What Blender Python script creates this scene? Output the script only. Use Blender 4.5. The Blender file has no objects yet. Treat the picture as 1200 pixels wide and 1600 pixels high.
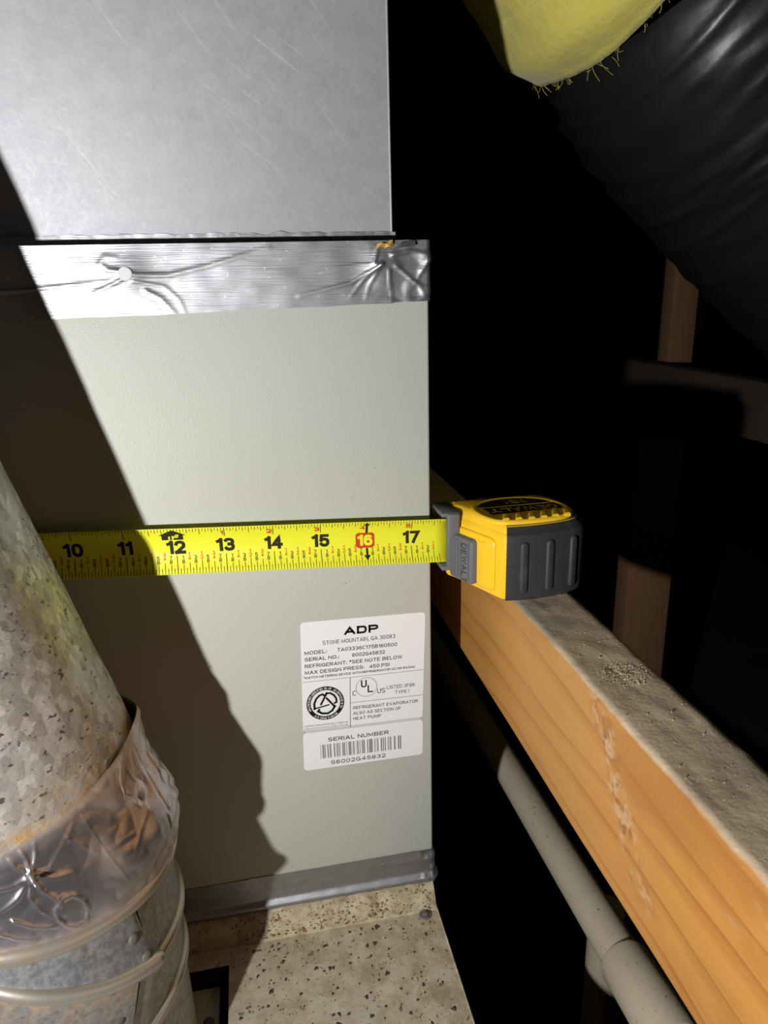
import bpy, bmesh, math, random
from mathutils import Vector, Matrix, noise

IN = 0.0254
W = 17.5 * IN            # cabinet width
scene = bpy.context.scene
COL = scene.collection
rnd = random.Random(7)

# ------------------------------------------------------------------ camera
cam_d = bpy.data.cameras.new('camera')
cam = bpy.data.objects.new('camera', cam_d)
COL.objects.link(cam)
cam.location = (0.3482, -0.3723, 0.1027)
cam.rotation_euler = (1.2683, 0.0262, -0.1927)
cam_d.sensor_fit = 'VERTICAL'
cam_d.sensor_height = 36.0
cam_d.lens = 36.0 * 1110.8 / 1600.0
cam_d.clip_start = 0.01
cam_d.dof.use_dof = True
cam_d.dof.focus_distance = 0.42
cam_d.dof.aperture_fstop = 24.0
scene.camera = cam

# ------------------------------------------------------------------ world, light, exposure
wd = bpy.data.worlds.new('attic_dark')
scene.world = wd
wd.use_nodes = True
wd.node_tree.nodes['Background'].inputs[0].default_value = (1.0, 0.9, 0.8, 1)
wd.node_tree.nodes['Background'].inputs[1].default_value = 0.0

ld = bpy.data.lights.new('flashlight', 'SPOT')
ld.energy = 13.4
ld.spot_size = math.radians(150)
ld.spot_blend = 1.0
ld.color = (1.0, 0.985, 0.96)
ld.shadow_soft_size = 0.006
lamp = bpy.data.objects.new('flashlight', ld)
COL.objects.link(lamp)
lamp.location = (0.122, -0.470, 0.022)
lamp.rotation_euler = Vector((0.52, 0.74, 0.18)).to_track_quat('-Z', 'Y').to_euler()

scene.view_settings.view_transform = 'Standard'
scene.view_settings.look = 'None'
scene.view_settings.exposure = 0.0
scene.view_settings.gamma = 1.0
scene.view_settings.use_curve_mapping = False


# ------------------------------------------------------------------ material helpers
class NT:
    def __init__(self, name):
        self.m = bpy.data.materials.new(name)
        self.m.use_nodes = True
        self.t = self.m.node_tree
        self.b = self.t.nodes['Principled BSDF']

    def n(self, typ, **kw):
        nd = self.t.nodes.new(typ)
        for k, v in kw.items():
            if k.startswith('i_'):
                key = k[2:]
                key = int(key) if key.isdigit() else key.replace('_', ' ')
                nd.inputs[key].default_value = v
            else:
                setattr(nd, k, v)
        return nd

    def l(self, a, b):
        self.t.links.new(a, b)

    def coord(self, scale=(1, 1, 1), rot=(0, 0, 0)):
        c = self.n('ShaderNodeTexCoord')
        mp = self.n('ShaderNodeMapping')
        mp.inputs['Scale'].default_value = scale
        mp.inputs['Rotation'].default_value = rot
        self.l(c.outputs['Object'], mp.inputs['Vector'])
        return mp.outputs['Vector']

    def noise(self, scale, detail=3, rough=0.5, vec=None, dist=0.0):
        nd = self.n('ShaderNodeTexNoise')
        nd.inputs['Scale'].default_value = scale
        nd.inputs['Detail'].default_value = detail
        nd.inputs['Roughness'].default_value = rough
        nd.inputs['Distortion'].default_value = dist
        self.l(vec if vec is not None else self.coord(), nd.inputs['Vector'])
        return nd.outputs['Fac']

    def ramp(self, fac, stops, interp='LINEAR'):
        r = self.n('ShaderNodeValToRGB')
        r.color_ramp.interpolation = interp
        e = r.color_ramp.elements
        while len(e) < len(stops):
            e.new(0.5)
        for el, (p, c) in zip(e, stops):
            el.position = p
            el.color = (c[0], c[1], c[2], 1) if not isinstance(c, (int, float)) else (c, c, c, 1)
        self.l(fac, r.inputs['Fac'])
        return r.outputs['Color']

    def mix(self, fac, a, b, mode='MIX'):
        m = self.n('ShaderNodeMix', data_type='RGBA', blend_type=mode)
        for sock, v in ((m.inputs[0], fac), (m.inputs[6], a), (m.inputs[7], b)):
            if isinstance(v, (int, float)):
                sock.default_value = v
            elif isinstance(v, tuple):
                sock.default_value = (v[0], v[1], v[2], 1)
            else:
                self.l(v, sock)
        return m.outputs[2]

    def math(self, op, a, b=0.0):
        m = self.n('ShaderNodeMath', operation=op)
        for sock, v in ((m.inputs[0], a), (m.inputs[1], b)):
            if isinstance(v, (int, float)):
                sock.default_value = v
            else:
                self.l(v, sock)
        return m.outputs[0]

    def attr(self, name):
        a = self.n('ShaderNodeAttribute', attribute_name=name)
        return a.outputs['Fac']

    def set(self, **kw):
        for k, v in kw.items():
            key = {'color': 'Base Color', 'rough': 'Roughness', 'metal': 'Metallic', 'spec': 'Specular IOR Level',
                   'coat': 'Coat Weight', 'sheen': 'Sheen Weight', 'sss': 'Subsurface Weight', 'aniso': 'Anisotropic'}[k]
            s = self.b.inputs[key]
            if isinstance(v, tuple):
                s.default_value = (v[0], v[1], v[2], 1)
            elif isinstance(v, (int, float)):
                s.default_value = v
            else:
                self.l(v, s)
        return self

    def bump(self, h, strength=0.3, dist=0.001, prev=None):
        b = self.n('ShaderNodeBump')
        b.inputs['Strength'].default_value = strength
        b.inputs['Distance'].default_value = dist
        self.l(h, b.inputs['Height'])
        if prev is not None:
            self.l(prev, b.inputs['Normal'])
        self.l(b.outputs['Normal'], self.b.inputs['Normal'])
        return b.outputs['Normal']


MAT = {}


def simple(key, color, rough=0.5, metal=0.0, bump=None, spec=0.5):
    m = NT(key)
    m.set(color=color, rough=rough, metal=metal, spec=spec)
    if bump:
        m.bump(m.noise(bump[0], 3), bump[1], bump[2])
    MAT[key] = m.m
    return m.m


def build_materials():
    # painted steel
    m = NT('grey_green_paint')
    c = m.mix(m.noise(9, 4), (0.475, 0.488, 0.435), (0.52, 0.525, 0.475))
    sp = m.ramp(m.noise(420, 2, 0.5), [(0.0, 1.0), (0.255, 1.0), (0.275, 0.0), (1, 0.0)])
    spm = m.math('MULTIPLY', sp, m.ramp(m.noise(14, 2), [(0.5, 0.0), (0.62, 1.0)]))
    c = m.mix(spm, c, (0.12, 0.10, 0.08))
    m.set(color=c, rough=m.ramp(m.noise(30, 3), [(0.3, 0.44), (0.7, 0.52)]), spec=0.38)
    b = m.bump(m.noise(900, 2, 0.6), 0.35, 0.0005)
    m.bump(m.noise(6, 2), 0.06, 0.01, b)
    MAT['paint'] = m.m

    # galvanised sheet of the plenum
    m = NT('dull_galvanized_sheet')
    v = m.coord((420, 420, 420))
    g = m.noise(1.0, 3, 0.7, v)
    big = m.noise(7, 4, 0.55)
    # sparse straight scratches in two directions
    scm = None
    for ang, off, thr in ((-0.62, 0.0, 0.685), (-0.95, 3.1, 0.70)):
        mp2 = m.n('ShaderNodeMapping')
        mp2.inputs['Scale'].default_value = (14, 14, 900)
        mp2.inputs['Location'].default_value = (off, off, off)
        m.l(m.coord((1, 1, 1), (0, ang, 0)), mp2.inputs['Vector'])
        a_ = m.ramp(m.noise(1.0, 1, 0.5, mp2.outputs['Vector']), [(thr, 0.0), (thr + 0.05, 1.0)])
        a_ = m.math('MULTIPLY', a_, m.ramp(m.noise(9 + off, 2), [(0.50, 0.0), (0.60, 0.9)]))
        scm = a_ if scm is None else m.math('MAXIMUM', scm, a_)
    c = m.mix(m.math('ADD', m.math('MULTIPLY', g, 0.6), m.math('MULTIPLY', m.ramp(m.noise(110, 4, 0.7), [(0.35, 0.0), (0.65, 1.0)]), 0.4)), (0.36, 0.37, 0.40), (0.50, 0.51, 0.545))
    c = m.mix(m.ramp(big, [(0.35, 0.0), (0.7, 0.6)]), c, (0.47, 0.475, 0.505))
    c = m.mix(m.math('MULTIPLY', scm, 0.32), c, (0.75, 0.75, 0.76))
    m.set(color=c, metal=0.35, rough=m.ramp(g, [(0.2, 0.52), (0.8, 0.64)]))
    m.bump(g, 0.12, 0.0006)
    MAT['galv'] = m.m

    # foil tape
    m = NT('aluminium_foil_tape')
    v = m.coord((40, 40, 1400))
    lin = m.noise(1.0, 2, 0.6, v)
    dirt = m.noise(60, 4, 0.65)
    c = m.mix(m.ramp(dirt, [(0.45, 0.0), (0.75, 0.55)]), (0.43, 0.43, 0.465), (0.26, 0.25, 0.25))
    spk = m.ramp(m.noise(520, 2), [(0.70, 0.0), (0.74, 1.0)])
    c = m.mix(m.math('MULTIPLY', spk, 0.6), c, (0.85, 0.84, 0.8))
    m.set(color=c, metal=0.93, rough=m.ramp(dirt, [(0.3, 0.44), (0.75, 0.54)]))
    b = m.bump(lin, 0.30, 0.0006)
    m.bump(m.noise(16, 2), 0.10, 0.012, b)
    MAT['foil'] = m.m

    # old foil on the flue with rust and adhesive
    m = NT('stained_foil_tape')
    dirt = m.noise(45, 4, 0.65)
    rust = m.attr('stain')
    c = m.mix(m.ramp(dirt, [(0.4, 0.0), (0.7, 0.5)]), (0.56, 0.54, 0.58), (0.36, 0.33, 0.32))
    rf = m.math('MULTIPLY', rust, m.ramp(m.noise(90, 4, 0.7), [(0.3, 0.3), (0.6, 1.0)]))
    c = m.mix(rf, c, m.mix(m.noise(160, 3), (0.52, 0.33, 0.21), (0.60, 0.48, 0.37)))
    m.set(color=c, metal=m.math('SUBTRACT', 0.92, m.math('MULTIPLY', rf, 0.75)),
          rough=m.ramp(rf, [(0.0, 0.30), (1.0, 0.6)]))
    b = m.bump(m.noise(70, 3), 0.10, 0.003)
    m.bump(m.noise(300, 3), 0.2, 0.0006, b)
    MAT['foil_old'] = m.m

    # spangled flue pipe
    m = NT('spangled_galvanized_pipe')
    vn = m.n('ShaderNodeTexVoronoi')
    vn.inputs['Scale'].default_value = 1.0
    vn.inputs['Randomness'].default_value = 1.0
    vv = m.coord((300, 300, 190))
    m.l(vv, vn.inputs['Vector'])
    cell = vn.outputs['Color']
    sep = m.n('ShaderNodeSeparateColor')
    m.l(cell, sep.inputs[0])
    blot = m.noise(28, 5, 0.7)
    c = m.mix(sep.outputs[0], (0.40, 0.40, 0.39), (0.78, 0.78, 0.76))
    c = m.mix(m.ramp(blot, [(0.42, 0.0), (0.66, 0.8)]), c, (0.46, 0.41, 0.36))
    c = m.mix(m.ramp(m.noise(17, 3), [(0.58, 0.0), (0.75, 0.4)]), c, (0.44, 0.43, 0.26))
    pit = m.ramp(m.noise(1.0, 3, 0.6, m.coord((230, 230, 420), (0.3, 0.5, 0))), [(0.0, 1.0), (0.345, 1.0), (0.375, 0.0)])
    c = m.mix(m.math('MULTIPLY', pit, 0.85), c, (0.05, 0.045, 0.04))
    rust = m.math('MULTIPLY', m.attr('stain'), m.ramp(m.noise(110, 3), [(0.35, 0.2), (0.6, 1.0)]))
    c = m.mix(rust, c, (0.46, 0.27, 0.10))
    m.set(color=c, metal=m.math('SUBTRACT', 0.55, m.math('MULTIPLY', rust, 0.4)),
          rough=m.ramp(sep.outputs[1], [(0.0, 0.34), (1.0, 0.58)]))
    b = m.bump(sep.outputs[2], 0.25, 0.0004)
    m.bump(m.noise(1.0, 4, 0.65, m.coord((120, 120, 220), (0.3, 0.5, 0))), 0.5, 0.0014, b)
    MAT['spangle'] = m.m

    m = NT('creamy_worn_bead')
    c = m.mix(m.noise(60, 4, 0.6), (0.40, 0.39, 0.37), (0.62, 0.60, 0.56))
    rust = m.math('MULTIPLY', m.attr('stain'), m.ramp(m.noise(120, 4, 0.7), [(0.36, 0.0), (0.54, 1.0)]))
    c = m.mix(rust, c, (0.55, 0.38, 0.18))
    m.set(color=c, metal=0.6, rough=0.36)
    m.bump(m.noise(300, 3), 0.12, 0.0004)
    MAT['bead'] = m.m

    m = NT('dusty_galvanized_elbow')
    fine = m.ramp(m.noise(300, 3, 0.7), [(0.36, 0.0), (0.62, 1.0)])
    blot = m.noise(26, 4, 0.6)
    c = m.mix(fine, (0.26, 0.27, 0.285), (0.46, 0.47, 0.485))
    c = m.mix(m.ramp(blot, [(0.56, 0.0), (0.80, 0.5)]), c, (0.40, 0.36, 0.30))
    rust = m.math('MULTIPLY', m.attr('stain'), m.ramp(m.noise(120, 4, 0.7), [(0.36, 0.0), (0.54, 1.0)]))
    c = m.mix(rust, c, m.mix(m.noise(200, 3), (0.40, 0.19, 0.06), (0.62, 0.42, 0.22)))
    m.set(color=c, metal=m.math('SUBTRACT', 0.6, m.math('MULTIPLY', rust, 0.5)), rough=0.42)
    m.bump(fine, 0.2, 0.0004)
    MAT['elbow'] = m.m

    # wood
    m = NT('orange_pine_lumber')
    v = m.coord((1, 0.10, 1))
    wob = m.noise(6, 3, 0.5, v)
    wv = m.n('ShaderNodeTexWave', wave_type='BANDS', bands_direction='Z', wave_profile='SAW')
    wv.inputs['Scale'].default_value = 17
    wv.inputs['Distortion'].default_value = 9.0
    wv.inputs['Detail'].default_value = 3
    wv.inputs['Detail Scale'].default_value = 1.2
    m.l(m.coord((1.0, 0.13, 1.0), (0.05, 0, 0.02)), wv.inputs['Vector'])
    fib = m.noise(1.0, 3, 0.6, m.coord((600, 18, 600)))
    c = m.ramp(wv.outputs['Fac'], [(0.0, (0.50, 0.225, 0.05)), (0.6, (0.53, 0.245, 0.056)), (0.88, (0.44, 0.18, 0.038)), (1.0, (0.31, 0.11, 0.022))])
    c = m.mix(m.math('MULTIPLY', fib, 0.30), c, (0.58, 0.30, 0.09))
    blotch = m.noise(26, 4, 0.6, m.coord((1, 0.4, 1)))
    c = m.mix(m.ramp(blotch, [(0.48, 0.0), (0.64, 0.65)]), c, (0.36, 0.15, 0.035))
    c = m.mix(m.ramp(m.noise(5, 3, 0.5, m.coord((1, 0.6, 1.4))), [(0.35, 0.5), (0.55, 0.0)]), c, (0.60, 0.33, 0.11))
    # a torn strip of grain and a few scars, with their own place on the board
    tc = m.n('ShaderNodeTexCoord')
    sp3 = m.n('ShaderNodeSeparateXYZ')
    m.l(tc.outputs['Object'], sp3.inputs[0])
    wob2 = m.math('MULTIPLY', m.math('SUBTRACT', m.noise(60, 4, 0.7), 0.5), 0.030)
    yy = m.math('ADD', m.math('ADD', sp3.outputs['Y'], 0.168), wob2)
    yy = m.math('SUBTRACT', yy, m.math('MULTIPLY', m.math('ADD', sp3.outputs['Z'], 0.100), 0.69))
    band = m.ramp(m.math('ABSOLUTE', yy), [(0.0, 1.0), (0.004, 0.7), (0.010, 0.0)])
    band = m.math('MULTIPLY', band, m.ramp(m.math('ADD', sp3.outputs['Z'], 1.0), [(0.875, 0.0), (0.885, 1.0)]))
    scar = m.math('MULTIPLY', band, m.ramp(m.noise(130, 4, 0.7), [(0.40, 0.0), (0.58, 0.8)]))
    c = m.mix(scar, c, m.mix(m.ramp(m.noise(200, 3), [(0.45, 0.0), (0.55, 1.0)]), (0.25, 0.11, 0.045), (0.60, 0.40, 0.25)))
    scuff = m.ramp(m.noise(55, 4, 0.7, m.coord((1, 0.35, 1))), [(0.66, 0.0), (0.74, 0.6)])
    c = m.mix(scuff, c, (0.56, 0.38, 0.24))
    geo = m.n('ShaderNodeNewGeometry')
    sx = m.n('ShaderNodeSeparateXYZ')
    m.l(geo.outputs['Normal'], sx.inputs[0])
    up = m.math('ADD', sx.outputs['Z'], m.math('MULTIPLY', m.math('SUBTRACT', m.noise(80, 4, 0.7), 0.5), 0.5))
    dust = m.ramp(up, [(0.50, 0.0), (0.92, 1.0)])
    dn = m.noise(60, 5, 0.65)
    dc = m.mix(m.ramp(dn, [(0.3, 0.0), (0.7, 1.0)]), (0.52, 0.40, 0.275), (0.80, 0.64, 0.46))
    dc = m.mix(m.ramp(m.noise(14, 3), [(0.6, 0.0), (0.68, 0.6)]), dc, (0.30, 0.28, 0.25))
    c = m.mix(dust, c, dc)
    m.set(color=c, rough=m.ramp(dust, [(0, 0.48), (1, 0.95)]), spec=m.ramp(dust, [(0, 0.4), (1, 0.1)]))
    h = m.mix(dust, fib, m.noise(220, 5, 0.75))
    m.bump(h, 0.35, 0.0012)
    MAT['wood'] = m.m

    m = NT('brown_framing_lumber')
    fib = m.noise(1.0, 4, 0.6, m.coord((60, 60, 4)))
    c = m.mix(fib, (0.28, 0.14, 0.06), (0.40, 0.22, 0.10))
    m.set(color=c, rough=0.8)
    MAT['framing'] = m.m

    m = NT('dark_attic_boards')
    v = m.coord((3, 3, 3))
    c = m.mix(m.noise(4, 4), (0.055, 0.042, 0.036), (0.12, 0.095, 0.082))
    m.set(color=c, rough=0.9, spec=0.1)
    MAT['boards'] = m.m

    # dusty furnace top
    m = NT('dusty_furnace_steel')
    blot = m.noise(38, 5, 0.65)
    c = m.mix(m.ramp(m.noise(75, 6, 0.75), [(0.40, 0.0), (0.60, 1.0)]), (0.66, 0.60, 0.45), (0.42, 0.345, 0.215))
    c = m.mix(m.ramp(m.noise(11, 4), [(0.48, 0.0), (0.7, 0.6)]), c, (0.62, 0.60, 0.49))
    st = m.math('MULTIPLY', m.attr('stain'), m.ramp(m.noise(120, 4, 0.7), [(0.3, 0.3), (0.62, 1.0)]))
    c = m.mix(st, c, m.mix(m.ramp(m.noise(130, 5, 0.75), [(0.38, 0.0), (0.6, 1.0)]), (0.36, 0.265, 0.155), (0.62, 0.53, 0.38)))
    sp1 = m.ramp(m.noise(230, 3, 0.65), [(0.0, 1.0), (0.335, 1.0), (0.365, 0.0)])
    sp2 = m.ramp(m.noise(95, 4, 0.65), [(0.0, 1.0), (0.30, 1.0), (0.33, 0.0)])
    spk = m.math('MAXIMUM', sp1, sp2)
    c = m.mix(m.math('MULTIPLY', spk, 0.8), c, m.mix(m.noise(60, 2), (0.07, 0.045, 0.025), (0.24, 0.17, 0.09)))
    m.set(color=c, rough=0.7, spec=0.3)
    m.bump(m.noise(260, 5, 0.7), 0.35, 0.0009)
    MAT['dusty'] = m.m

    # tape measure
    m = NT('yellow_case_plastic')
    m.set(color=m.mix(m.noise(60, 3), (0.93, 0.565, 0.018), (0.95, 0.60, 0.024)), rough=0.36, spec=0.45)
    m.bump(m.noise(1500, 2), 0.05, 0.0002)
    MAT['yellow'] = m.m
    m = NT('charcoal_rubber')
    smear = m.ramp(m.noise(1.0, 4, 0.6, m.coord((90, 90, 30), (0.4, 0.2, 0))), [(0.56, 0.0), (0.72, 0.5)])
    m.set(color=m.mix(smear, (0.036, 0.035, 0.037), (0.10, 0.095, 0.095)), rough=0.55)
    m.bump(m.noise(700, 3), 0.1, 0.0003)
    MAT['rubber'] = m.m
    simple('grey_plastic', (0.135, 0.14, 0.15), 0.5, 0, (900, 0.08, 0.0003))
    m = NT('yellow_blade_lacquer')
    m.set(color=(0.80, 0.80, 0.035), rough=0.42, spec=0.4)
    MAT['blade'] = m.m
    simple('print_black', (0.030, 0.030, 0.014), 0.7, spec=0.1)
    simple('print_red', (0.62, 0.055, 0.015), 0.6, spec=0.15)
    simple('label_ink', (0.014, 0.014, 0.015), 0.8, spec=0.05)
    simple('ink_grey', (0.22, 0.22, 0.23), 0.6)
    simple('ink_fade', (0.42, 0.42, 0.42), 0.6)
    simple('plate_black', (0.012, 0.012, 0.012), 0.35)
    simple('plate_letter', (0.55, 0.30, 0.01), 0.4)
    simple('sticker', (0.80, 0.80, 0.81), 0.40)
    simple('steel', (0.62, 0.62, 0.62), 0.33, 0.9, (300, 0.1, 0.0005))
    simple('dull_rivet', (0.17, 0.155, 0.135), 0.7, 0.3, (500, 0.5, 0.0006))
    simple('debris', (0.085, 0.06, 0.038), 0.9)
    simple('clump', (0.30, 0.225, 0.14), 0.95)
    simple('crumb', (0.66, 0.52, 0.38), 0.95)
    simple('adhesive', (0.70, 0.46, 0.10), 0.35, 0.2)
    simple('screw_zinc', (0.50, 0.50, 0.51), 0.55, 0.3)
    simple('black_void', (0.012, 0.012, 0.013), 0.6)

    m = NT('aged_pvc')
    c = m.mix(m.noise(40, 4, 0.65), (0.74, 0.655, 0.505), (0.58, 0.495, 0.36))
    sp = m.ramp(m.noise(300, 3), [(0.0, 1.0), (0.30, 1.0), (0.33, 0.0)])
    c = m.mix(m.math('MULTIPLY', sp, 0.7), c, (0.16, 0.12, 0.08))
    m.set(color=c, rough=0.45)
    MAT['pvc'] = m.m

    m = NT('black_plastic_sleeve')
    m.set(color=(0.017, 0.0165, 0.019), rough=m.ramp(m.noise(14, 3), [(0.3, 0.28), (0.7, 0.42)]), spec=0.5)
    b = m.bump(m.noise(1.0, 4, 0.55, m.coord((9, 9, 9))), 0.10, 0.02)
    m.bump(m.noise(120, 3), 0.12, 0.001, b)
    MAT['sleeve'] = m.m

    m = NT('yellow_fibreglass')
    f = m.noise(1.0, 5, 0.75, m.coord((90, 90, 50)))
    c = m.mix(m.noise(24, 4, 0.6), (0.93, 0.78, 0.10), (0.97, 0.87, 0.20))
    c = m.mix(m.ramp(f, [(0.3, 0.0), (0.7, 0.5)]), c, (0.97, 0.89, 0.30))
    m.set(color=c, rough=1.0, spec=0.05, sheen=0.3)
    b = m.bump(f, 0.35, 0.004)
    m.bump(m.noise(18, 4, 0.6), 0.25, 0.01, b)
    MAT['fibre'] = m.m


build_materials()


# ------------------------------------------------------------------ geometry helpers
def mesh_obj(name, verts, faces, mat, parent=None, smooth=True, sharp=40):
    me = bpy.data.meshes.new(name)
    me.from_pydata([tuple(v) for v in verts], [], faces)
    me.update()
    bm = bmesh.new()
    bm.from_mesh(me)
    bmesh.ops.recalc_face_normals(bm, faces=bm.faces)
    bm.to_mesh(me)
    bm.free()
    return link(name, me, mat, parent, smooth, sharp)


def link(name, me, mat, parent=None, smooth=True, sharp=40):
    if smooth:
        me.shade_smooth()
        if sharp:
            me.set_sharp_from_angle(angle=math.radians(sharp))
    o = bpy.data.objects.new(name, me)
    me.materials.append(MAT[mat] if isinstance(mat, str) else mat)
    COL.objects.link(o)
    if parent is not None:
        o.parent = parent
        o.matrix_parent_inverse = parent.matrix_world.inverted()
    return o


def bm_obj(name, bm, mat, parent=None, smooth=True, sharp=40):
    me = bpy.data.meshes.new(name)
    bm.to_mesh(me)
    bm.free()
    return link(name, me, mat, parent, smooth, sharp)


def thing(name, loc, label, cat, group=None):
    o = bpy.data.objects.new(name, None)
    COL.objects.link(o)
    o.location = loc
    o.empty_display_size = 0.02
    o['label'] = label
    o['category'] = cat
    if group:
        o['group'] = group
    bpy.context.view_layer.update()
    return o


def tag(o, label, cat, group=None, kind=None):
    o['label'] = label
    o['category'] = cat
    if group:
        o['group'] = group
    if kind:
        o['kind'] = kind
    return o


def box_bm(x0, x1, y0, y1, z0, z1, bev=0.0, seg=2, bm=None):
    own = bm is None
    b2 = bmesh.new()
    r = bmesh.ops.create_cube(b2, size=1.0)
    for v in b2.verts:
        v.co = Vector((x0 + (v.co.x + .5) * (x1 - x0), y0 + (v.co.y + .5) * (y1 - y0), z0 + (v.co.z + .5) * (z1 - z0)))
    if bev > 0:
        bmesh.ops.bevel(b2, geom=list(b2.edges), offset=bev, segments=seg, profile=0.5, affect='EDGES')
    if own:
        return b2
    me = bpy.data.meshes.new('tmp')
    b2.to_mesh(me)
    b2.free()
    bm.from_mesh(me)
    bpy.data.meshes.remove(me)
    return bm


def grid_faces(nu, nv, closed_u=False):
    f = []
    for i in range(nu if closed_u else nu - 1):
        for j in range(nv - 1):
            a = i * nv + j
            b = ((i + 1) % nu) * nv + j
            f.append((a, b, b + 1, a + 1))
    return f


def sweep(path, radius, n=16, closed=False, cap=True, frame=None):
    """tube along a list of points -> verts, faces"""
    P = [Vector(p) for p in path]
    N = len(P)
    verts, faces = [], []
    up = None
    for i, p in enumerate(P):
        if closed:
            t = P[(i + 1) % N] - P[i - 1]
        else:
            t = P[min(i + 1, N - 1)] - P[max(i - 1, 0)]
        t.normalize()
        if up is None:
            up = Vector((0, 0, 1)) if abs(t.z) < .9 else Vector((1, 0, 0))
        a = t.cross(up).normalized()
        up = a.cross(t).normalized()
        r = radius(i) if callable(radius) else radius
        for k in range(n):
            th = 2 * math.pi * k / n
            verts.append(p + r * (math.cos(th) * a + math.sin(th) * up))
    m = N if closed else N - 1
    for i in range(m):
        for k in range(n):
            a = i * n + k
            b = i * n + (k + 1) % n
            c = ((i + 1) % N) * n + (k + 1) % n
            d = ((i + 1) % N) * n + k
            faces.append((a, b, c, d))
    if cap and not closed:
        faces.append(tuple(range(n - 1, -1, -1)))
        faces.append(tuple((N - 1) * n + k for k in range(n)))
    return verts, faces


def smoothstep(a, b, x):
    t = max(0.0, min(1.0, (x - a) / (b - a)))
    return t * t * (3 - 2 * t)


def seg_dist(px, pz, poly):
    best = (1e9, 0.0)
    n = len(poly) - 1
    for i in range(n):
        ax, az = poly[i]
        bx, bz = poly[i + 1]
        dx, dz = bx - ax, bz - az
        L = dx * dx + dz * dz
        t = 0 if L == 0 else max(0, min(1, ((px - ax) * dx + (pz - az) * dz) / L))
        d = math.hypot(px - ax - t * dx, pz - az - t * dz)
        if d < best[0]:
            best = (d, (i + t) / n)
    return best


def set_attr(o, name, vals):
    a = o.data.attributes.new(name, 'FLOAT', 'POINT')
    a.data.foreach_set('value', vals)


def oval(x0, x1, y0, y1, a0, a1, n=14, e=2.5):
    out = []
    for k in range(n + 1):
        a = math.radians(a0 + (a1 - a0) * k / n)
        c, s_ = math.cos(a), math.sin(a)
        c = math.copysign(abs(c) ** (2 / e), c)
        s_ = math.copysign(abs(s_) ** (2 / e), s_)
        out.append(((x0 + x1) / 2 + c * (x1 - x0) / 2, (y0 + y1) / 2 + s_ * (y1 - y0) / 2))
    return out


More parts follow.
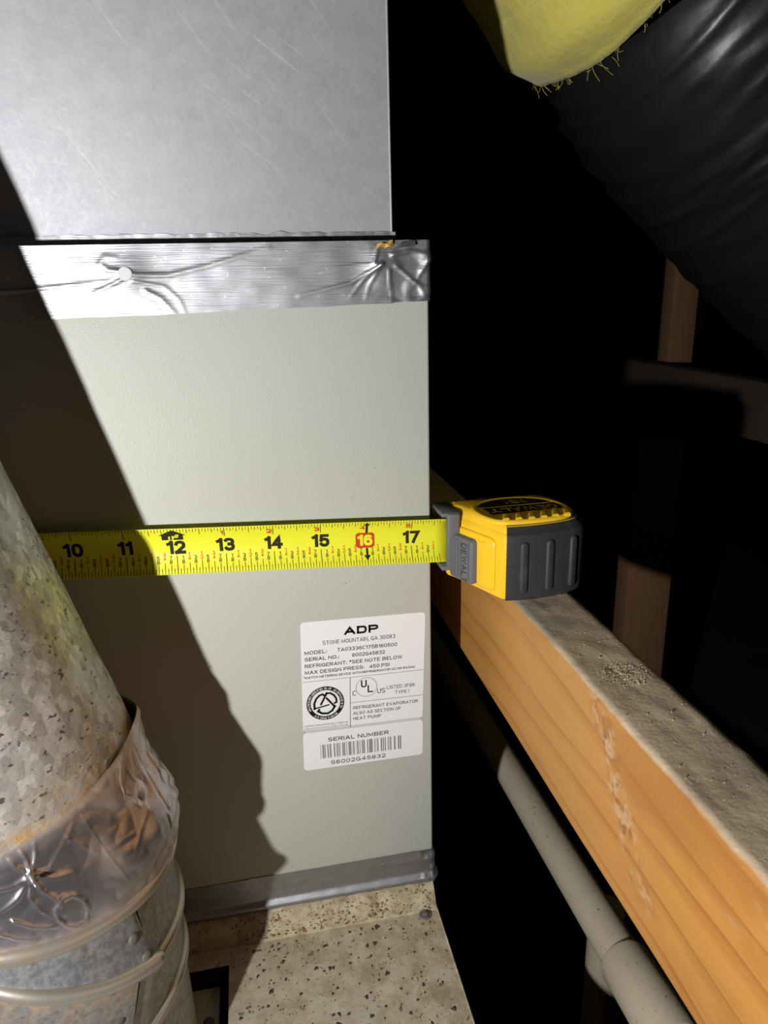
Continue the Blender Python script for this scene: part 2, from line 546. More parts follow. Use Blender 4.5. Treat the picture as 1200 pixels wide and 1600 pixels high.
def make_font():
    w = .62
    O = lambda y0=0, y1=1, a0=0, a1=360, x0=0, x1=w, n=20: oval(x0, x1, y0, y1, a0, a1, n)
    bowl = lambda y0, y1, x1=w: [(0, y1)] + oval(x1 - .5, x1, y0, y1, 90, -90, 10) + [(0, y0)]
    G = {
        'A': (.70, [[(0, 0), (.35, 1), (.70, 0)], [(.11, .3), (.59, .3)]]), 'B': (w, [[(0, 0), (0, 1)], bowl(.53, 1, .58), bowl(0, .53)]),
        'C': (w, [O(0, 1, 42, 318)]), 'D': (w, [[(0, 0), (0, 1)], bowl(0, 1)]), 'E': (.54, [[(.54, 1), (0, 1), (0, 0), (.54, 0)], [(0, .52), (.48, .52)]]),
        'F': (.52, [[(.52, 1), (0, 1), (0, 0)], [(0, .5), (.46, .5)]]), 'G': (.64, [O(0, 1, 42, 330, 0, .64), [(.36, .46), (.64, .46), (.64, 0)]]),
        'H': (w, [[(0, 0), (0, 1)], [(w, 0), (w, 1)], [(0, .52), (w, .52)]]), 'I': (.0, [[(0, 0), (0, 1)]]), 'K': (.62, [[(0, 0), (0, 1)], [(.6, 1), (0, .38)], [(.2, .58), (.62, 0)]]),
        'L': (.5, [[(0, 1), (0, 0), (.5, 0)]]), 'M': (.76, [[(0, 0), (0, 1), (.38, .15), (.76, 1), (.76, 0)]]), 'N': (.64, [[(0, 0), (0, 1), (.64, 0), (.64, 1)]]),
        'O': (.66, [O(0, 1, 0, 360, 0, .66)]), 'P': (w, [[(0, 0), (0, 1)], bowl(.44, 1)]), 'R': (w, [[(0, 0), (0, 1)], bowl(.48, 1), [(.3, .48), (.64, 0)]]),
        'S': (.6, [O(.48, 1, 25, 270, 0, .58) + oval(0, .6, 0, .48, 90, -155, 14)]), 'T': (.6, [[(0, 1), (.6, 1)], [(.3, 1), (.3, 0)]]),
        'U': (w, [[(0, 1)] + O(0, .7, 180, 360) + [(w, 1)]]), 'V': (.66, [[(0, 1), (.33, 0), (.66, 1)]]), 'W': (.94, [[(0, 1), (.23, 0), (.47, .9), (.71, 0), (.94, 1)]]),
        'X': (.62, [[(0, 0), (.62, 1)], [(0, 1), (.62, 0)]]), 'Y': (.64, [[(0, 1), (.32, .45), (.64, 1)], [(.32, .45), (.32, 0)]]), 'Z': (.58, [[(0, 1), (.58, 1), (0, 0), (.58, 0)]]),
        '0': (.56, [O(0, 1, 0, 360, 0, .56)]), '1': (.24, [[(0, .82), (.16, .90), (.24, 1)], [(.24, 1), (.24, 0)]]), '2': (.56, [O(.40, 1, 165, -30, 0, .56) + [(0, 0)], [(0, 0), (.56, 0)]]),
        '3': (.56, [O(.5, 1, 150, -90, 0, .54), O(0, .52, 90, -150, 0, .56)]), '4': (.62, [[(.46, 0), (.46, 1), (0, .27), (.62, .27)]]),
        '5': (.56, [[(.52, 1), (.07, 1), (.03, .5)], O(0, .62, 140, -150, 0, .56)]), '6': (.56, [O(0, .60, 0, 360, 0, .56), O(0, 1, 50, 180, 0, .56) + [(0, .3)]]),
        '7': (.54, [[(0, 1), (.54, 1), (.16, 0)]]), '8': (.56, [O(.50, 1, 0, 360, .02, .54), O(0, .50, 0, 360, 0, .56)]), '9': (.56, [O(.40, 1, 0, 360, 0, .56), [(.56, .7)] + O(0, 1, 0, -130, 0, .56)]),
        ':': (.0, [[(0, .02), (0, .10)], [(0, .55), (0, .63)]]), '.': (.0, [[(0, 0), (0, .08)]]), ',': (.04, [[(.04, .08), (0, -.16)]]), '-': (.3, [[(0, .45), (.3, .45)]]),
        '*': (.3, [[(.15, .6), (.15, 1)], [(0, .7), (.3, .9)], [(0, .9), (.3, .7)]]), '(': (.14, [oval(0, .5, -.15, 1.1, 120, 240, 8, 2)]), ')': (.14, [oval(-.36, .14, -.15, 1.1, 60, -60, 8, 2)]),
        "'": (.0, [[(0, 1), (0, .72)]]), '/': (.4, [[(0, 0), (.4, 1)]]),
    }
    return G


FONT = make_font()


def stroke_text(s, cap, width, sw, gap=.30, seg=None):
    """gothic stroke lettering -> list of polylines; cap height and total width in metres"""
    adv = []
    x = 0.0
    for ch in s:
        if ch == ' ':
            x += .38
            continue
        adv.append((ch, x))
        x += FONT[ch][0] + gap
    tot = max(x - gap, .001)
    kx = (width - sw) / tot if width else (cap - sw)
    out = []
    for ch, x0 in adv:
        for pl_ in FONT[ch][1]:
            pts = [(sw / 2 + (x0 + px) * kx, sw / 2 + py * (cap - sw)) for px, py in pl_]
            out.append(pts)
    return out, (tot * kx + sw)


class Flat:
    """collects flat 2-D shapes, later mapped onto a surface as ONE mesh"""

    def __init__(self):
        self.v, self.f = [], []

    def add(self, vs, fs):
        o = len(self.v)
        self.v += vs
        self.f += [tuple(i + o for i in f) for f in fs]

    def text(self, s, p0, p1=None, cap=0.001, width=None, bold=0.15, rot=0.0, center=False):
        if p1 is not None:
            dx, dy = p1[0] - p0[0], p1[1] - p0[1]
            width = math.hypot(dx, dy)
            rot = math.atan2(dy, dx)
        lines, w = stroke_text(s, cap, width, cap * bold)
        c, s_ = math.cos(rot), math.sin(rot)
        for pts in lines:
            q = []
            for X, Y in pts:
                if center:
                    X -= w / 2
                q.append((p0[0] + X * c - Y * s_, p0[1] + X * s_ + Y * c))
            self.poly(q, cap * bold)

    def quad(self, a, b, c, d):
        self.add([a, b, c, d], [(0, 1, 2, 3)])

    def line(self, a, b, w):
        dx, dy = b[0] - a[0], b[1] - a[1]
        L = math.hypot(dx, dy)
        nx, ny = -dy / L * w / 2, dx / L * w / 2
        self.quad((a[0] + nx, a[1] + ny), (a[0] - nx, a[1] - ny), (b[0] - nx, b[1] - ny), (b[0] + nx, b[1] + ny))

    def poly(self, pts, w, cap=True):
        q = [pts[0]]
        for p in pts[1:]:
            if math.dist(p, q[-1]) > 1e-7:
                q.append(p)
        pts = q
        closed = len(pts) > 3 and math.dist(pts[0], pts[-1]) < w * .2
        if closed:
            pts = pts[:-1]
        n = len(pts)
        vs = []
        for i in range(n):
            p = pts[i]
            a = pts[i - 1] if (i > 0 or closed) else None
            b = pts[(i + 1) % n] if (i < n - 1 or closed) else None
            ds = []
            for u, v in ((a, p), (p, b)):
                if u is not None and v is not None:
                    l = math.dist(u, v)
                    ds.append(((v[0] - u[0]) / l, (v[1] - u[1]) / l))
            n1 = (-ds[0][1], ds[0][0])
            n2 = (-ds[-1][1], ds[-1][0])
            mx, my = n1[0] + n2[0], n1[1] + n2[1]
            l = math.hypot(mx, my)
            if l < 1e-6:
                mx, my, l = n1[0], n1[1], 1
            mx, my = mx / l, my / l
            k = w / 2 / max(.45, mx * n1[0] + my * n1[1])
            ex = ey = 0.0
            if cap and not closed and i in (0, n - 1):
                e = -w / 2 if i == 0 else w / 2
                ex, ey = ds[0][0] * e, ds[0][1] * e
            vs += [(p[0] + mx * k + ex, p[1] + my * k + ey), (p[0] - mx * k + ex, p[1] - my * k + ey)]
        m = n if closed else n - 1
        self.add(vs, [(2 * i, 2 * i + 1, (2 * i + 3) % (2 * n), (2 * i + 2) % (2 * n)) for i in range(m)])

    def ring(self, c, r0, r1, n=64, sx=1, sy=1):
        vs = []
        for k in range(n):
            t = 2 * math.pi * k / n
            for r in (r0, r1):
                vs.append((c[0] + r * sx * math.cos(t), c[1] + r * sy * math.sin(t)))
        self.add(vs, [(2 * k, 2 * k + 1, (2 * k + 3) % (2 * n), (2 * k + 2) % (2 * n)) for k in range(n)])

    def ngon(self, pts):
        self.add(list(pts), [tuple(range(len(pts)))])

    def build(self, name, mat, parent, fn):
        return mesh_obj_raw(name, [fn(x, y) for x, y in self.v], self.f, mat, parent)


def mesh_obj_raw(name, verts, faces, mat, parent):
    me = bpy.data.meshes.new(name)
    me.from_pydata([tuple(v) for v in verts], [], faces)
    me.update()
    return link(name, me, mat, parent, smooth=False)


def rounded(x0, x1, y0, y1, r, n=6):
    pts = []
    for cx, cy, a0 in ((x1 - r, y1 - r, 0), (x0 + r, y1 - r, 90), (x0 + r, y0 + r, 180), (x1 - r, y0 + r, 270)):
        for k in range(n + 1):
            a = math.radians(a0 + 90 * k / n)
            pts.append((cx + r * math.cos(a), cy + r * math.sin(a)))
    return pts


def extrude_outline(name, layers, mat, parent, smooth=True, sharp=35):
    """layers: list of equal-length closed rings of 3-D points, capped at both ends"""
    n = len(layers[0])
    verts = [p for ring in layers for p in ring]
    faces = []
    for i in range(len(layers) - 1):
        for k in range(n):
            a, b = i * n + k, i * n + (k + 1) % n
            faces.append((a, b, b + n, a + n))
    faces.append(tuple(range(n - 1, -1, -1)))
    faces.append(tuple((len(layers) - 1) * n + k for k in range(n)))
    return mesh_obj(name, verts, faces, mat, parent, smooth, sharp)


def inset(pts, d):
    """move a closed ccw 2-D outline inwards by d"""
    n = len(pts)
    out = []
    for i in range(n):
        a, p, b = pts[i - 1], pts[i], pts[(i + 1) % n]
        t1 = Vector((p[0] - a[0], p[1] - a[1]))
        t2 = Vector((b[0] - p[0], b[1] - p[1]))
        if t1.length > 1e-9:
            t1.normalize()
        if t2.length > 1e-9:
            t2.normalize()
        n1 = Vector((-t1.y, t1.x))
        n2 = Vector((-t2.y, t2.x))
        m = n1 + n2
        if m.length < 1e-6:
            m = n1
        m.normalize()
        k = d / max(0.4, m.dot(n1))
        out.append((p[0] + m.x * k, p[1] + m.y * k))
    return out


def resample(pts, n, closed=True):
    P = list(pts) + ([pts[0]] if closed else [])
    L = [0]
    for a, b in zip(P[:-1], P[1:]):
        L.append(L[-1] + math.dist(a, b))
    tot = L[-1]
    out = []
    for k in range(n):
        s = tot * k / (n if closed else n - 1)
        i = 0
        while i < len(L) - 2 and L[i + 1] < s:
            i += 1
        d = L[i + 1] - L[i]
        t = 0 if d == 0 else (s - L[i]) / d
        out.append(tuple(P[i][j] + (P[i + 1][j] - P[i][j]) * t for j in range(len(P[0]))))
    return out


def catmull(pts, sub=8):
    P = [Vector(p) for p in pts]
    P = [P[0] * 2 - P[1]] + P + [P[-1] * 2 - P[-2]]
    out = []
    for i in range(1, len(P) - 2):
        for k in range(sub):
            t = k / sub
            a, b, c, d = P[i - 1], P[i], P[i + 1], P[i + 2]
            out.append(0.5 * ((2 * b) + (c - a) * t + (2 * a - 5 * b + 4 * c - d) * t * t + (3 * b - a - 3 * c + d) * t ** 3))
    out.append(P[-2])
    return out


# ------------------------------------------------------------------ the attic shell
def struct(name, x0, x1, y0, y1, z0, z1, mat, label, cat):
    o = bm_obj(name, box_bm(x0, x1, y0, y1, z0, z1), mat, None, False)
    tag(o, label, cat, kind='structure')
    return o


FZ = -1.05
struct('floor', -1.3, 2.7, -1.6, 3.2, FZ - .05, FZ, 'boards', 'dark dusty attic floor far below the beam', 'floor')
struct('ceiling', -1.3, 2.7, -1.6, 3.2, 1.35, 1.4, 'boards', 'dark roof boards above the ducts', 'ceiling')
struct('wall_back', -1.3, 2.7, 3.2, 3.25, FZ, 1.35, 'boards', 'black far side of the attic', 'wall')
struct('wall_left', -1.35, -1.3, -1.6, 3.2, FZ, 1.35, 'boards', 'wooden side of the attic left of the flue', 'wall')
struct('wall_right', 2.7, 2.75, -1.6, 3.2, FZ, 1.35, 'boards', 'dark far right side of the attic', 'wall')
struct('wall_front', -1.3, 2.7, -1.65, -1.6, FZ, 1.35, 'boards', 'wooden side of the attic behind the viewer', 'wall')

# ------------------------------------------------------------------ coil cabinet
ZT, ZB = 0.126, -0.2765
cab = thing('coil_cabinet', (W / 2, 0.25, ZB), 'grey-green painted metal cabinet with rating stickers and foil-taped seams', 'cabinet')
bm_obj('cabinet_body', box_bm(0, W, 0, 0.53, ZB, ZT, 0.0016, 3), 'paint', cab)

RIDGES = [  # (polyline on the face, height, width)
    ([(0.2969, 0.1134), (0.3018, 0.1124), (0.3155, 0.1121), (0.3351, 0.116), (0.3497, 0.12), (0.3643, 0.124)], .0014, .0016),
    ([(0.2400, 0.1066), (0.2569, 0.1076), (0.2727, 0.1089), (0.288, 0.1102), (0.2951, 0.1131)], .0011, .0009),
    ([(0.2948, 0.1109), (0.2876, 0.1077), (0.2814, 0.1053), (0.2802, 0.1028)], .0012, .0011),
    ([(0.3044, 0.1056), (0.3109, 0.102), (0.3171, 0.0943)], .0011, .0012),
    ([(0.2990, 0.1100), (0.3060, 0.1085), (0.3132, 0.1071), (0.3195, 0.1009), (0.3215, 0.0947)], .0010, .0011),
    ([(0.2944, 0.1143), (0.2887, 0.1152), (0.2853, 0.1178), (0.2878, 0.121), (0.2927, 0.1205)], .0013, .0015),
    ([(0.4195, 0.1152), (0.404, 0.1066), (0.3774, 0.101)], .0015, .0013),
    ([(0.4195, 0.1152), (0.4097, 0.1074), (0.4037, 0.1003)], .0013, .0010),
    ([(0.4195, 0.1152), (0.4130, 0.1050), (0.4110, 0.0985)], .0010, .0010),
    ([(0.4233, 0.1124), (0.4241, 0.1034), (0.4249, 0.0964)], .0012, .0007),
    ([(0.4254, 0.1195), (0.4351, 0.1211), (0.4448, 0.1192)], .0018, .0014),
    ([(0.4272, 0.1141), (0.4388, 0.1049), (0.4426, 0.0983)], .0011, .0011),
    ([(0.4448, 0.1174), (0.4408, 0.1121), (0.4368, 0.1049)], .0014, .0010),
    ([(0.4158, 0.1161), (0.4179, 0.1232), (0.4256, 0.1257)], .0017, .0010),
    ([(0.4195, 0.1152), (0.4060, 0.1150), (0.3900, 0.1120)], .0008, .0014),
]


def face_wrap(u, d):
    """map distance along the front face (and round the right corner) with lift d"""
    if u <= W:
        return u, -d
    return W + d, (u - W)


def foil_top():
    nu, nv = 300, 56
    u0, u1 = 0.17, W + 0.03
    verts = []
    rr = random.Random(3)
    for i in range(nu):
        u = u0 + (u1 - u0) * i / (nu - 1)
        low = 0.0938 + 0.0024 * smoothstep(.26, .445, u) + .0005 * noise.noise(Vector((u * 60, 0, 0)))
        if u > 0.4249:
            low += 0.0005
        for j in range(nv):
            z = low + (ZT + .0004 - low) * j / (nv - 1)
            d = .0006
            for poly, h, w in RIDGES:
                if abs(u - poly[0][0]) > .08:
                    continue
                ds, t = seg_dist(u, z, poly)
                d += .62 * h * math.exp(-(ds / (w * .8)) ** 2) * (1 - .75 * t)
            for cx, cz, r in ((0.2964, 0.1132, .0036), (0.4195, 0.1152, .0030)):
                q = math.hypot(u - cx, z - cz)
                d += .0016 * math.exp(-(q / (r * 2.6)) ** 2)
            k = smoothstep(.405, .44, u)
            d += k * .0016 * max(0, noise.noise(Vector((u * 130, 3, z * 150)))) + .00025 * noise.noise(Vector((u * 90, 7, z * 110)))
            if u > W:
                d += .0003
            x, y = face_wrap(u, d)
            verts.append((x, y, z))
    o = mesh_obj('foil_tape', verts, grid_faces(nu, nv), 'foil', cab, True, 0)
    o['label'] = 'crinkled silver foil tape along the top seam'
    return o


ft = foil_top()
for cx, cz in ((0.2964, 0.1132),):
    bm = bmesh.new()
    bmesh.ops.create_cone(bm, cap_ends=True, segments=28, radius1=.0034, radius2=.0031, depth=.0012)
    bmesh.ops.bevel(bm, geom=[e for e in bm.edges if len(e.link_faces) == 2 and e.calc_face_angle() > 1], offset=.0003, segments=2, affect='EDGES')
    bmesh.ops.transform(bm, matrix=Matrix.Translation((cx, -.0028, cz)) @ Matrix.Rotation(math.pi / 2, 4, 'X'), verts=bm.verts)
    o = bm_obj('screw_head', bm, 'screw_zinc', ft)
    o['label'] = 'round pale screw head pressed through the foil'


def foil_step():
    """foil covering the step between cabinet top and plenum"""
    nu = 320
    prof = [(-.0001, ZT + .0004), (.001, ZT + .0009), (.006, ZT + .0007), (.0135, ZT + .0006), (.0152, ZT + .0022), (.0154, ZT + .0045), (.0155, ZT + .0075)]
    nv = len(prof)
    verts = []
    for i in range(nu):
        u = 0.17 + (0.4305 - 0.17) * i / (nu - 1)
        k = .5 + .5 * smoothstep(.39, .43, u)
        for j, (y, z) in enumerate(prof):
            n1 = noise.noise(Vector((u * 160, j * .9, 1))) * k
            top = j == nv - 1
            verts.append((u, y - .0004 - .0009 * abs(n1), z - .0018 + (.0016 * noise.noise(Vector((u * 120, 5, 2))) if top else .0003 * n1)))
    o = mesh_obj('foil_tape', verts, grid_faces(nu, nv), 'foil', cab, True, 0)
    o['label'] = 'narrow crumpled foil strip tucked under the plenum'


foil_step()

# crumpled flap of foil with dried adhesive on the corner
def scrap(name, pts, mat, label):
    verts, faces = [], []
    for (x, y, z) in pts:
        verts.append((x, y, z))
    n = len(pts) // 2
    faces = [(i, i + 1, n + i + 1, n + i) for i in range(n - 1)]
    o = mesh_obj(name, verts, faces, mat, cab, False)
    so = o.modifiers.new('thick', 'SOLIDIFY')
    so.thickness = .0003
    o['label'] = label


scrap('tape_scrap', [(.4170, -.0020, .1222), (.4192, -.0042, .1236), (.4212, -.0024, .1226), (.4232, -.0046, .1234), (.4256, -.0022, .1226),
                     (.4178, -.0018, .1246), (.4198, -.0026, .1252), (.4218, -.0034, .1246), (.4236, -.0020, .1262), (.4252, -.0030, .1264)],
      'adhesive', 'yellowed curl of tape adhesive')
scrap('foil_flap', [(.4252, -.0030, .1218), (.4290, -.0044, .1228), (.4330, -.0036, .1232), (.4366, -.0040, .1238),
                    (.4262, -.0022, .1248), (.4300, -.0030, .1256), (.4340, -.0024, .1260), (.4372, -.0018, .1262)],
      'foil', 'lifted foil flap on the corner')


def foil_bottom():
    nu, nv = 220, 26
    verts = []
    for i in range(nu):
        u = 0.17 + (W + .02 - 0.17) * i / (nu - 1)
        top = -.2512 + .0003 * noise.noise(Vector((u * 50, 0, 0)))
        for j in range(nv):
            t = j / (nv - 1)
            z = top + (-.2768 - top) * t
            d = .0005 + .0028 * smoothstep(.68, .86, t) - .0016 * smoothstep(.88, 1, t)
            k = smoothstep(.425, .444, u)
            d += .0002 * noise.noise(Vector((u * 120, 2, z * 200))) + k * .0016 * abs(noise.noise(Vector((u * 210, 9, z * 190))))
            d += .0009 * math.exp(-((t - .28) / .10) ** 2) * smoothstep(.40, .43, u)
            x, y = face_wrap(u, d)
            verts.append((x, y, z))
    o = mesh_obj('foil_tape', verts, grid_faces(nu, nv), 'foil', cab, True, 0)
    o['label'] = 'smooth silver foil tape along the bottom seam'


foil_bottom()

# --- stickers
def on_face(lift):
    return lambda x, z: (x, -lift, z)


def sticker(name, corners, r, label):
    """corners TL,TR,BR,BL in face mm; rounded rectangle mapped bilinearly"""
    pts = rounded(0, 1, 0, 1, .001, 1)
    w = math.dist(corners[0], corners[1])
    h = math.dist(corners[0], corners[3])
    pts = rounded(0, w, 0, h, r, 6)
    out = []
    for x, y in pts:
        s, t = x / w, 1 - y / h
        X = [(1 - t) * ((1 - s) * corners[0][i] + s * corners[1][i]) + t * ((1 - s) * corners[3][i] + s * corners[2][i]) for i in (0, 1)]
        out.append((X[0] / 1000, X[1] / 1000))
    o = extrude_outline(name, [[(x, 0.0, z) for x, z in out], [(x, -.00022, z) for x, z in out]], 'sticker', cab, False)
    o['label'] = label
    return o


lab1 = sticker('rating_label', [(367.2, -77.4), (440.9, -79.2), (438.4, -151.2), (364.6, -149.6)], 2.4, 'white rating sticker with model and serial number print')
lab2 = sticker('serial_label', [(364.4, -150.6), (438.6, -151.9), (438.2, -177.1), (363.6, -176.9)], 2.4, 'white serial number sticker with barcode')
mm = lambda a: (a[0] / 1000, a[1] / 1000)
INK = on_face(.00034)
for s, a, b, cap, bold in [
    ('ADP', (392.1, -88.2), (412.3, -88.6), 5.0, .26),
    ('STONE MOUNTAIN, GA 30083', (379.3, -93.0), (422.2, -93.8), 2.55, .115),
    ('MODEL:', (368.4, -98.2), (381.4, -98.4), 2.3, .165),
    ('TA03336C175B160500', (387.6, -98.4), (423.3, -99.2), 2.3, .15),
    ('SERIAL NO.:', (368.3, -102.4), (388.4, -102.8), 2.3, .165),
    ('6002G45832', (396.2, -102.9), (415.8, -103.3), 2.3, .15),
    ('REFRIGERANT: *SEE NOTE BELOW', (368.1, -106.8), (426.2, -107.9), 2.3, .155),
    ('MAX DESIGN PRESS:', (367.9, -111.0), (403.0, -111.6), 2.3, .155),
    ('450 PSI', (406.2, -111.8), (418.3, -112.0), 2.3, .155),
    ('*MATCH METERING DEVICE WITH REFRIGERANT(R-22 OR R410A)', (367.1, -113.9), (433.9, -115.2), 1.45, .17),
    ('LISTED 3F86', (416.4, -127.4), (433.7, -127.8), 2.3, .115),
    ('TYPE I', (421.4, -131.4), (430.1, -131.7), 2.2, .115),
    ('REFRIGERANT EVAPORATOR', (395.3, -138.4), (435.4, -139.3), 2.1, .135),
    ('ALSO AS SECTION OF', (395.2, -142.1), (424.7, -142.8), 2.1, .135),
    ('HEAT PUMP', (395.1, -145.8), (412.2, -146.2), 2.1, .135),
    ('CERTIFICATION APPLIES ONLY WHEN THE', (365.6, -146.3), (392.0, -146.9), .95, .115),
    ('COMPLETE SYSTEM IS LISTED WITH ARI', (365.4, -148.2), (391.8, -148.8), .95, .115),
    ('C', (395.4, -129.0), (397.6, -129.05), 3.3, .115),
    ('US', (410.4, -129.5), (415.3, -129.6), 3.3, .115),
    ('U', (400.7, -124.2), (404.2, -124.25), 4.9, .17),
    ('L', (404.6, -128.0), (407.9, -128.05), 4.9, .165),
]:
    f = Flat()
    f.text(s, mm(a), mm(b), cap / 1000, bold=bold)
    f.build('lettering', 'label_ink', lab1, INK)
f = Flat()
f.line(mm((366.0, -115.9)), mm((439.5, -117.2)), .00028)
f.line(mm((394.4, -116.4)), mm((393.2, -150.2)), .00045)
f.line(mm((394.0, -133.6)), mm((438.9, -134.5)), .00032)
f.line(mm((364.8, -149.0)), mm((438.4, -150.4)), .0003)
f.build('rule_lines', 'ink_grey', lab1, INK)
f = Flat()
f.ring(mm((404.0, -124.2)), .0062, .0065, 56)
f.build('listing_circle', 'ink_grey', lab1, INK)
# round certification seal
sc = (378.9, -131.6)
SX, SY = 11.3, 11.0
f = Flat()
f.ring(mm(sc), .0088, .0113, 72)
U = lambda u, w: mm((sc[0] + u * SX * .98, sc[1] + w * SY * .98))
f.poly([U(.10, .62), U(-.24, -.04)], .0012)
f.poly([U(-.60, -.27), U(.17, -.13)], .0009)
f.poly([U(.08, .30), U(.48, -.27)], .0012)
f.poly([U(-.04, .50), U(-.14, .58), U(-.3, .52), U(-.48, .34), U(-.60, .06), U(-.60, -.28)], .0013)
f.poly([U(.08, .60), U(.28, .60), U(.48, .44), U(.60, .20), U(.60, -.02), U(.50, -.06)], .0012)
f.poly([U(-.36, -.38), U(-.42, -.46), U(-.20, -.62), U(.10, -.66), U(.34, -.52), U(.50, -.26)], .0014)
f.build('round_seal', 'label_ink', lab1, INK)
f = Flat()


def arc_text(f, s, c, r, a0, a1, cap, flip=False):
    n = len(s)
    for i, ch in enumerate(s):
        if ch == ' ':
            continue
        a = math.radians(a0 + (a1 - a0) * (i + .5) / n)
        rr = r
        p = (c[0] + rr * math.cos(a), c[1] + rr * math.sin(a))
        f.text(ch, mm(p), None, cap / 1000, width=cap * .75 / 1000, rot=a - math.pi / 2 + (math.pi if flip else 0), center=True, bold=.16)


arc_text(f, 'MANUFACTURER CERTIFIED TO ARI AS COMPLYING WITH', sc, 9.35, 205, -25, 1.35)
arc_text(f, 'AIR CONDITIONING', sc, 10.75, 228, 312, 1.3, True)
f.build('seal_lettering', 'sticker', lab1, on_face(.00042))

for s, a, b, cap, bold in [('SERIAL NUMBER', (379.3, -158.4), (416.6, -159.0), 2.7, .16),
                           ('S6002G45832', (380.2, -174.8), (414.3, -175.2), 2.6, .15)]:
    f = Flat()
    f.text(s, mm(a), mm(b), cap / 1000, bold=bold)
    f.build('lettering', 'label_ink', lab2, INK)
rb = random.Random(11)
# barcode: bars and lighter narrow bars as in the photograph (x fraction, width fraction, dark)
bars = [(0.0, .008, 0), (.025, .018, 1), (.05, .012, 1), (.085, .014, 1), (.112, .014, 1), (.13, .006, 0), (.163, .012, 1), (.178, .005, 0), (.198, .012, 1),
        (.215, .02, 0), (.24, .006, 0), (.268, .014, 1), (.287, .014, 1), (.315, .012, 0), (.345, .014, 1), (.362, .014, 1), (.385, .006, 0), (.402, .014, 1), (.436, .006, 0),
        (.452, .014, 1), (.478, .014, 0), (.51, .014, 1), (.53, .014, 1), (.575, .012, 1), (.60, .022, 1), (.625, .016, 1), (.665, .008, 1), (.682, .006, 0), (.70, .014, 1),
        (.745, .016, 1), (.772, .012, 1), (.795, .012, 1), (.83, .02, 0), (.86, .012, 1), (.872, .006, 0), (.91, .014, 1), (.925, .006, 0), (.96, .016, 1), (.985, .016, 1)]
for dark, nm, mt in ((1, 'barcode', 'ink_grey'), (0, 'barcode_fine', 'ink_fade')):
    f = Flat()
    for x, w, d in bars:
        if d != dark:
            continue
        x0 = 374.2 + x * 50.2
        z0 = -160.1 - x * 1.0
        f.quad(mm((x0, z0)), mm((x0, z0 - 9.6)), mm((x0 + w * 50.2, z0 - 9.6)), mm((x0 + w * 50.2, z0)))
    f.build(nm, mt, lab2, INK)

# ------------------------------------------------------------------ plenum above
ple = thing('supply_plenum', (.22, .26, ZT), 'tall dull galvanized sheet metal duct box standing on the cabinet', 'duct')
bm_obj('sheet_metal_box', box_bm(0.016, 0.429, 0.016, 0.5, ZT + .0006, 1.0, .0012, 3), 'galv', ple)
v, fc = sweep([(.4287, .0163, ZT + .002), (.4287, .0163, .6), (.4287, .0163, 1.0)], .0006, 8)
mesh_obj('folded_corner_seam', v, fc, 'galv', ple)

# ------------------------------------------------------------------ furnace below
FT = -0.29
fur = thing('furnace_cabinet', (W / 2, 0, FZ), 'dusty furnace casing with a speckled grimy top under the cabinet', 'furnace')
hx0, hx1, hy0, hy1 = 0.262, 0.3087, -0.150, -0.0247


def furnace_top():
    prof = [(.0, -.2763), (-.003, -.2768), (-.0055, -.2790), (-.0085, -.2835), (-.0110, -.2872), (-.0122, -.2882), (-.0128, -.2899), (-.0150, FT)]
    ys = [y for y, z in prof] + [-.0247]
    k = 40
    ys += [-.0247 + (-.15 + .0247) * (i + 1) / k for i in range(k)] + [-.17, -.20, -.23]
    xs = [0.0, .10, .16, .20, .235, .262, .2775, .293, .3087] + [.3087 + (W - .0008 - .3087) * (i + 1) / 110 for i in range(110)]
    verts, st = [], []
    for x in xs:
        for j, y in enumerate(ys):
            z = prof[j][1] if j < len(prof) else FT
            yy = y
            if 1 <= j <= 4:
                z += .0016 * noise.noise(Vector((x * 90, y * 90, 0))) + .0010 * noise.noise(Vector((x * 260, y * 260, 2)))
                yy += .0010 * noise.noise(Vector((x * 70, 3, y * 50)))
            elif j > 6:
                z += .00035 * noise.noise(Vector((x * 60, y * 60, 4)))
            verts.append((x, yy, z))
            st.append(1.0 if j <= 5 else max(0, .55 - (-.015 - y) * 14))
    nv = len(ys)
    faces = []
    for i in range(len(xs) - 1):
        for j in range(nv - 1):
            xm, ym = (xs[i] + xs[i + 1]) / 2, (ys[j] + ys[j + 1]) / 2
            if hx0 < xm < hx1 and hy0 < ym < hy1:
                continue
            a = i * nv + j
            faces.append((a, a + nv, a + nv + 1, a + 1))
    o = mesh_obj('top_panel', verts, faces, 'dusty', fur, True, 50)
    set_attr(o, 'stain', st)
    return o


furnace_top()
bm = box_bm(W - .0010, W, -.23, .53, FZ, FT + .0004, .0003, 1)
side = bm_obj('side_panel', bm, 'dusty', fur)
bm_obj('side_panel', box_bm(0, .001, -.23, .53, FZ, FT, .0003, 1), 'dusty', fur)
bm_obj('front_panel', box_bm(0.001, W - .001, -.23, -.2285, FZ, FT - .0006, .0003, 1), 'dusty', fur)
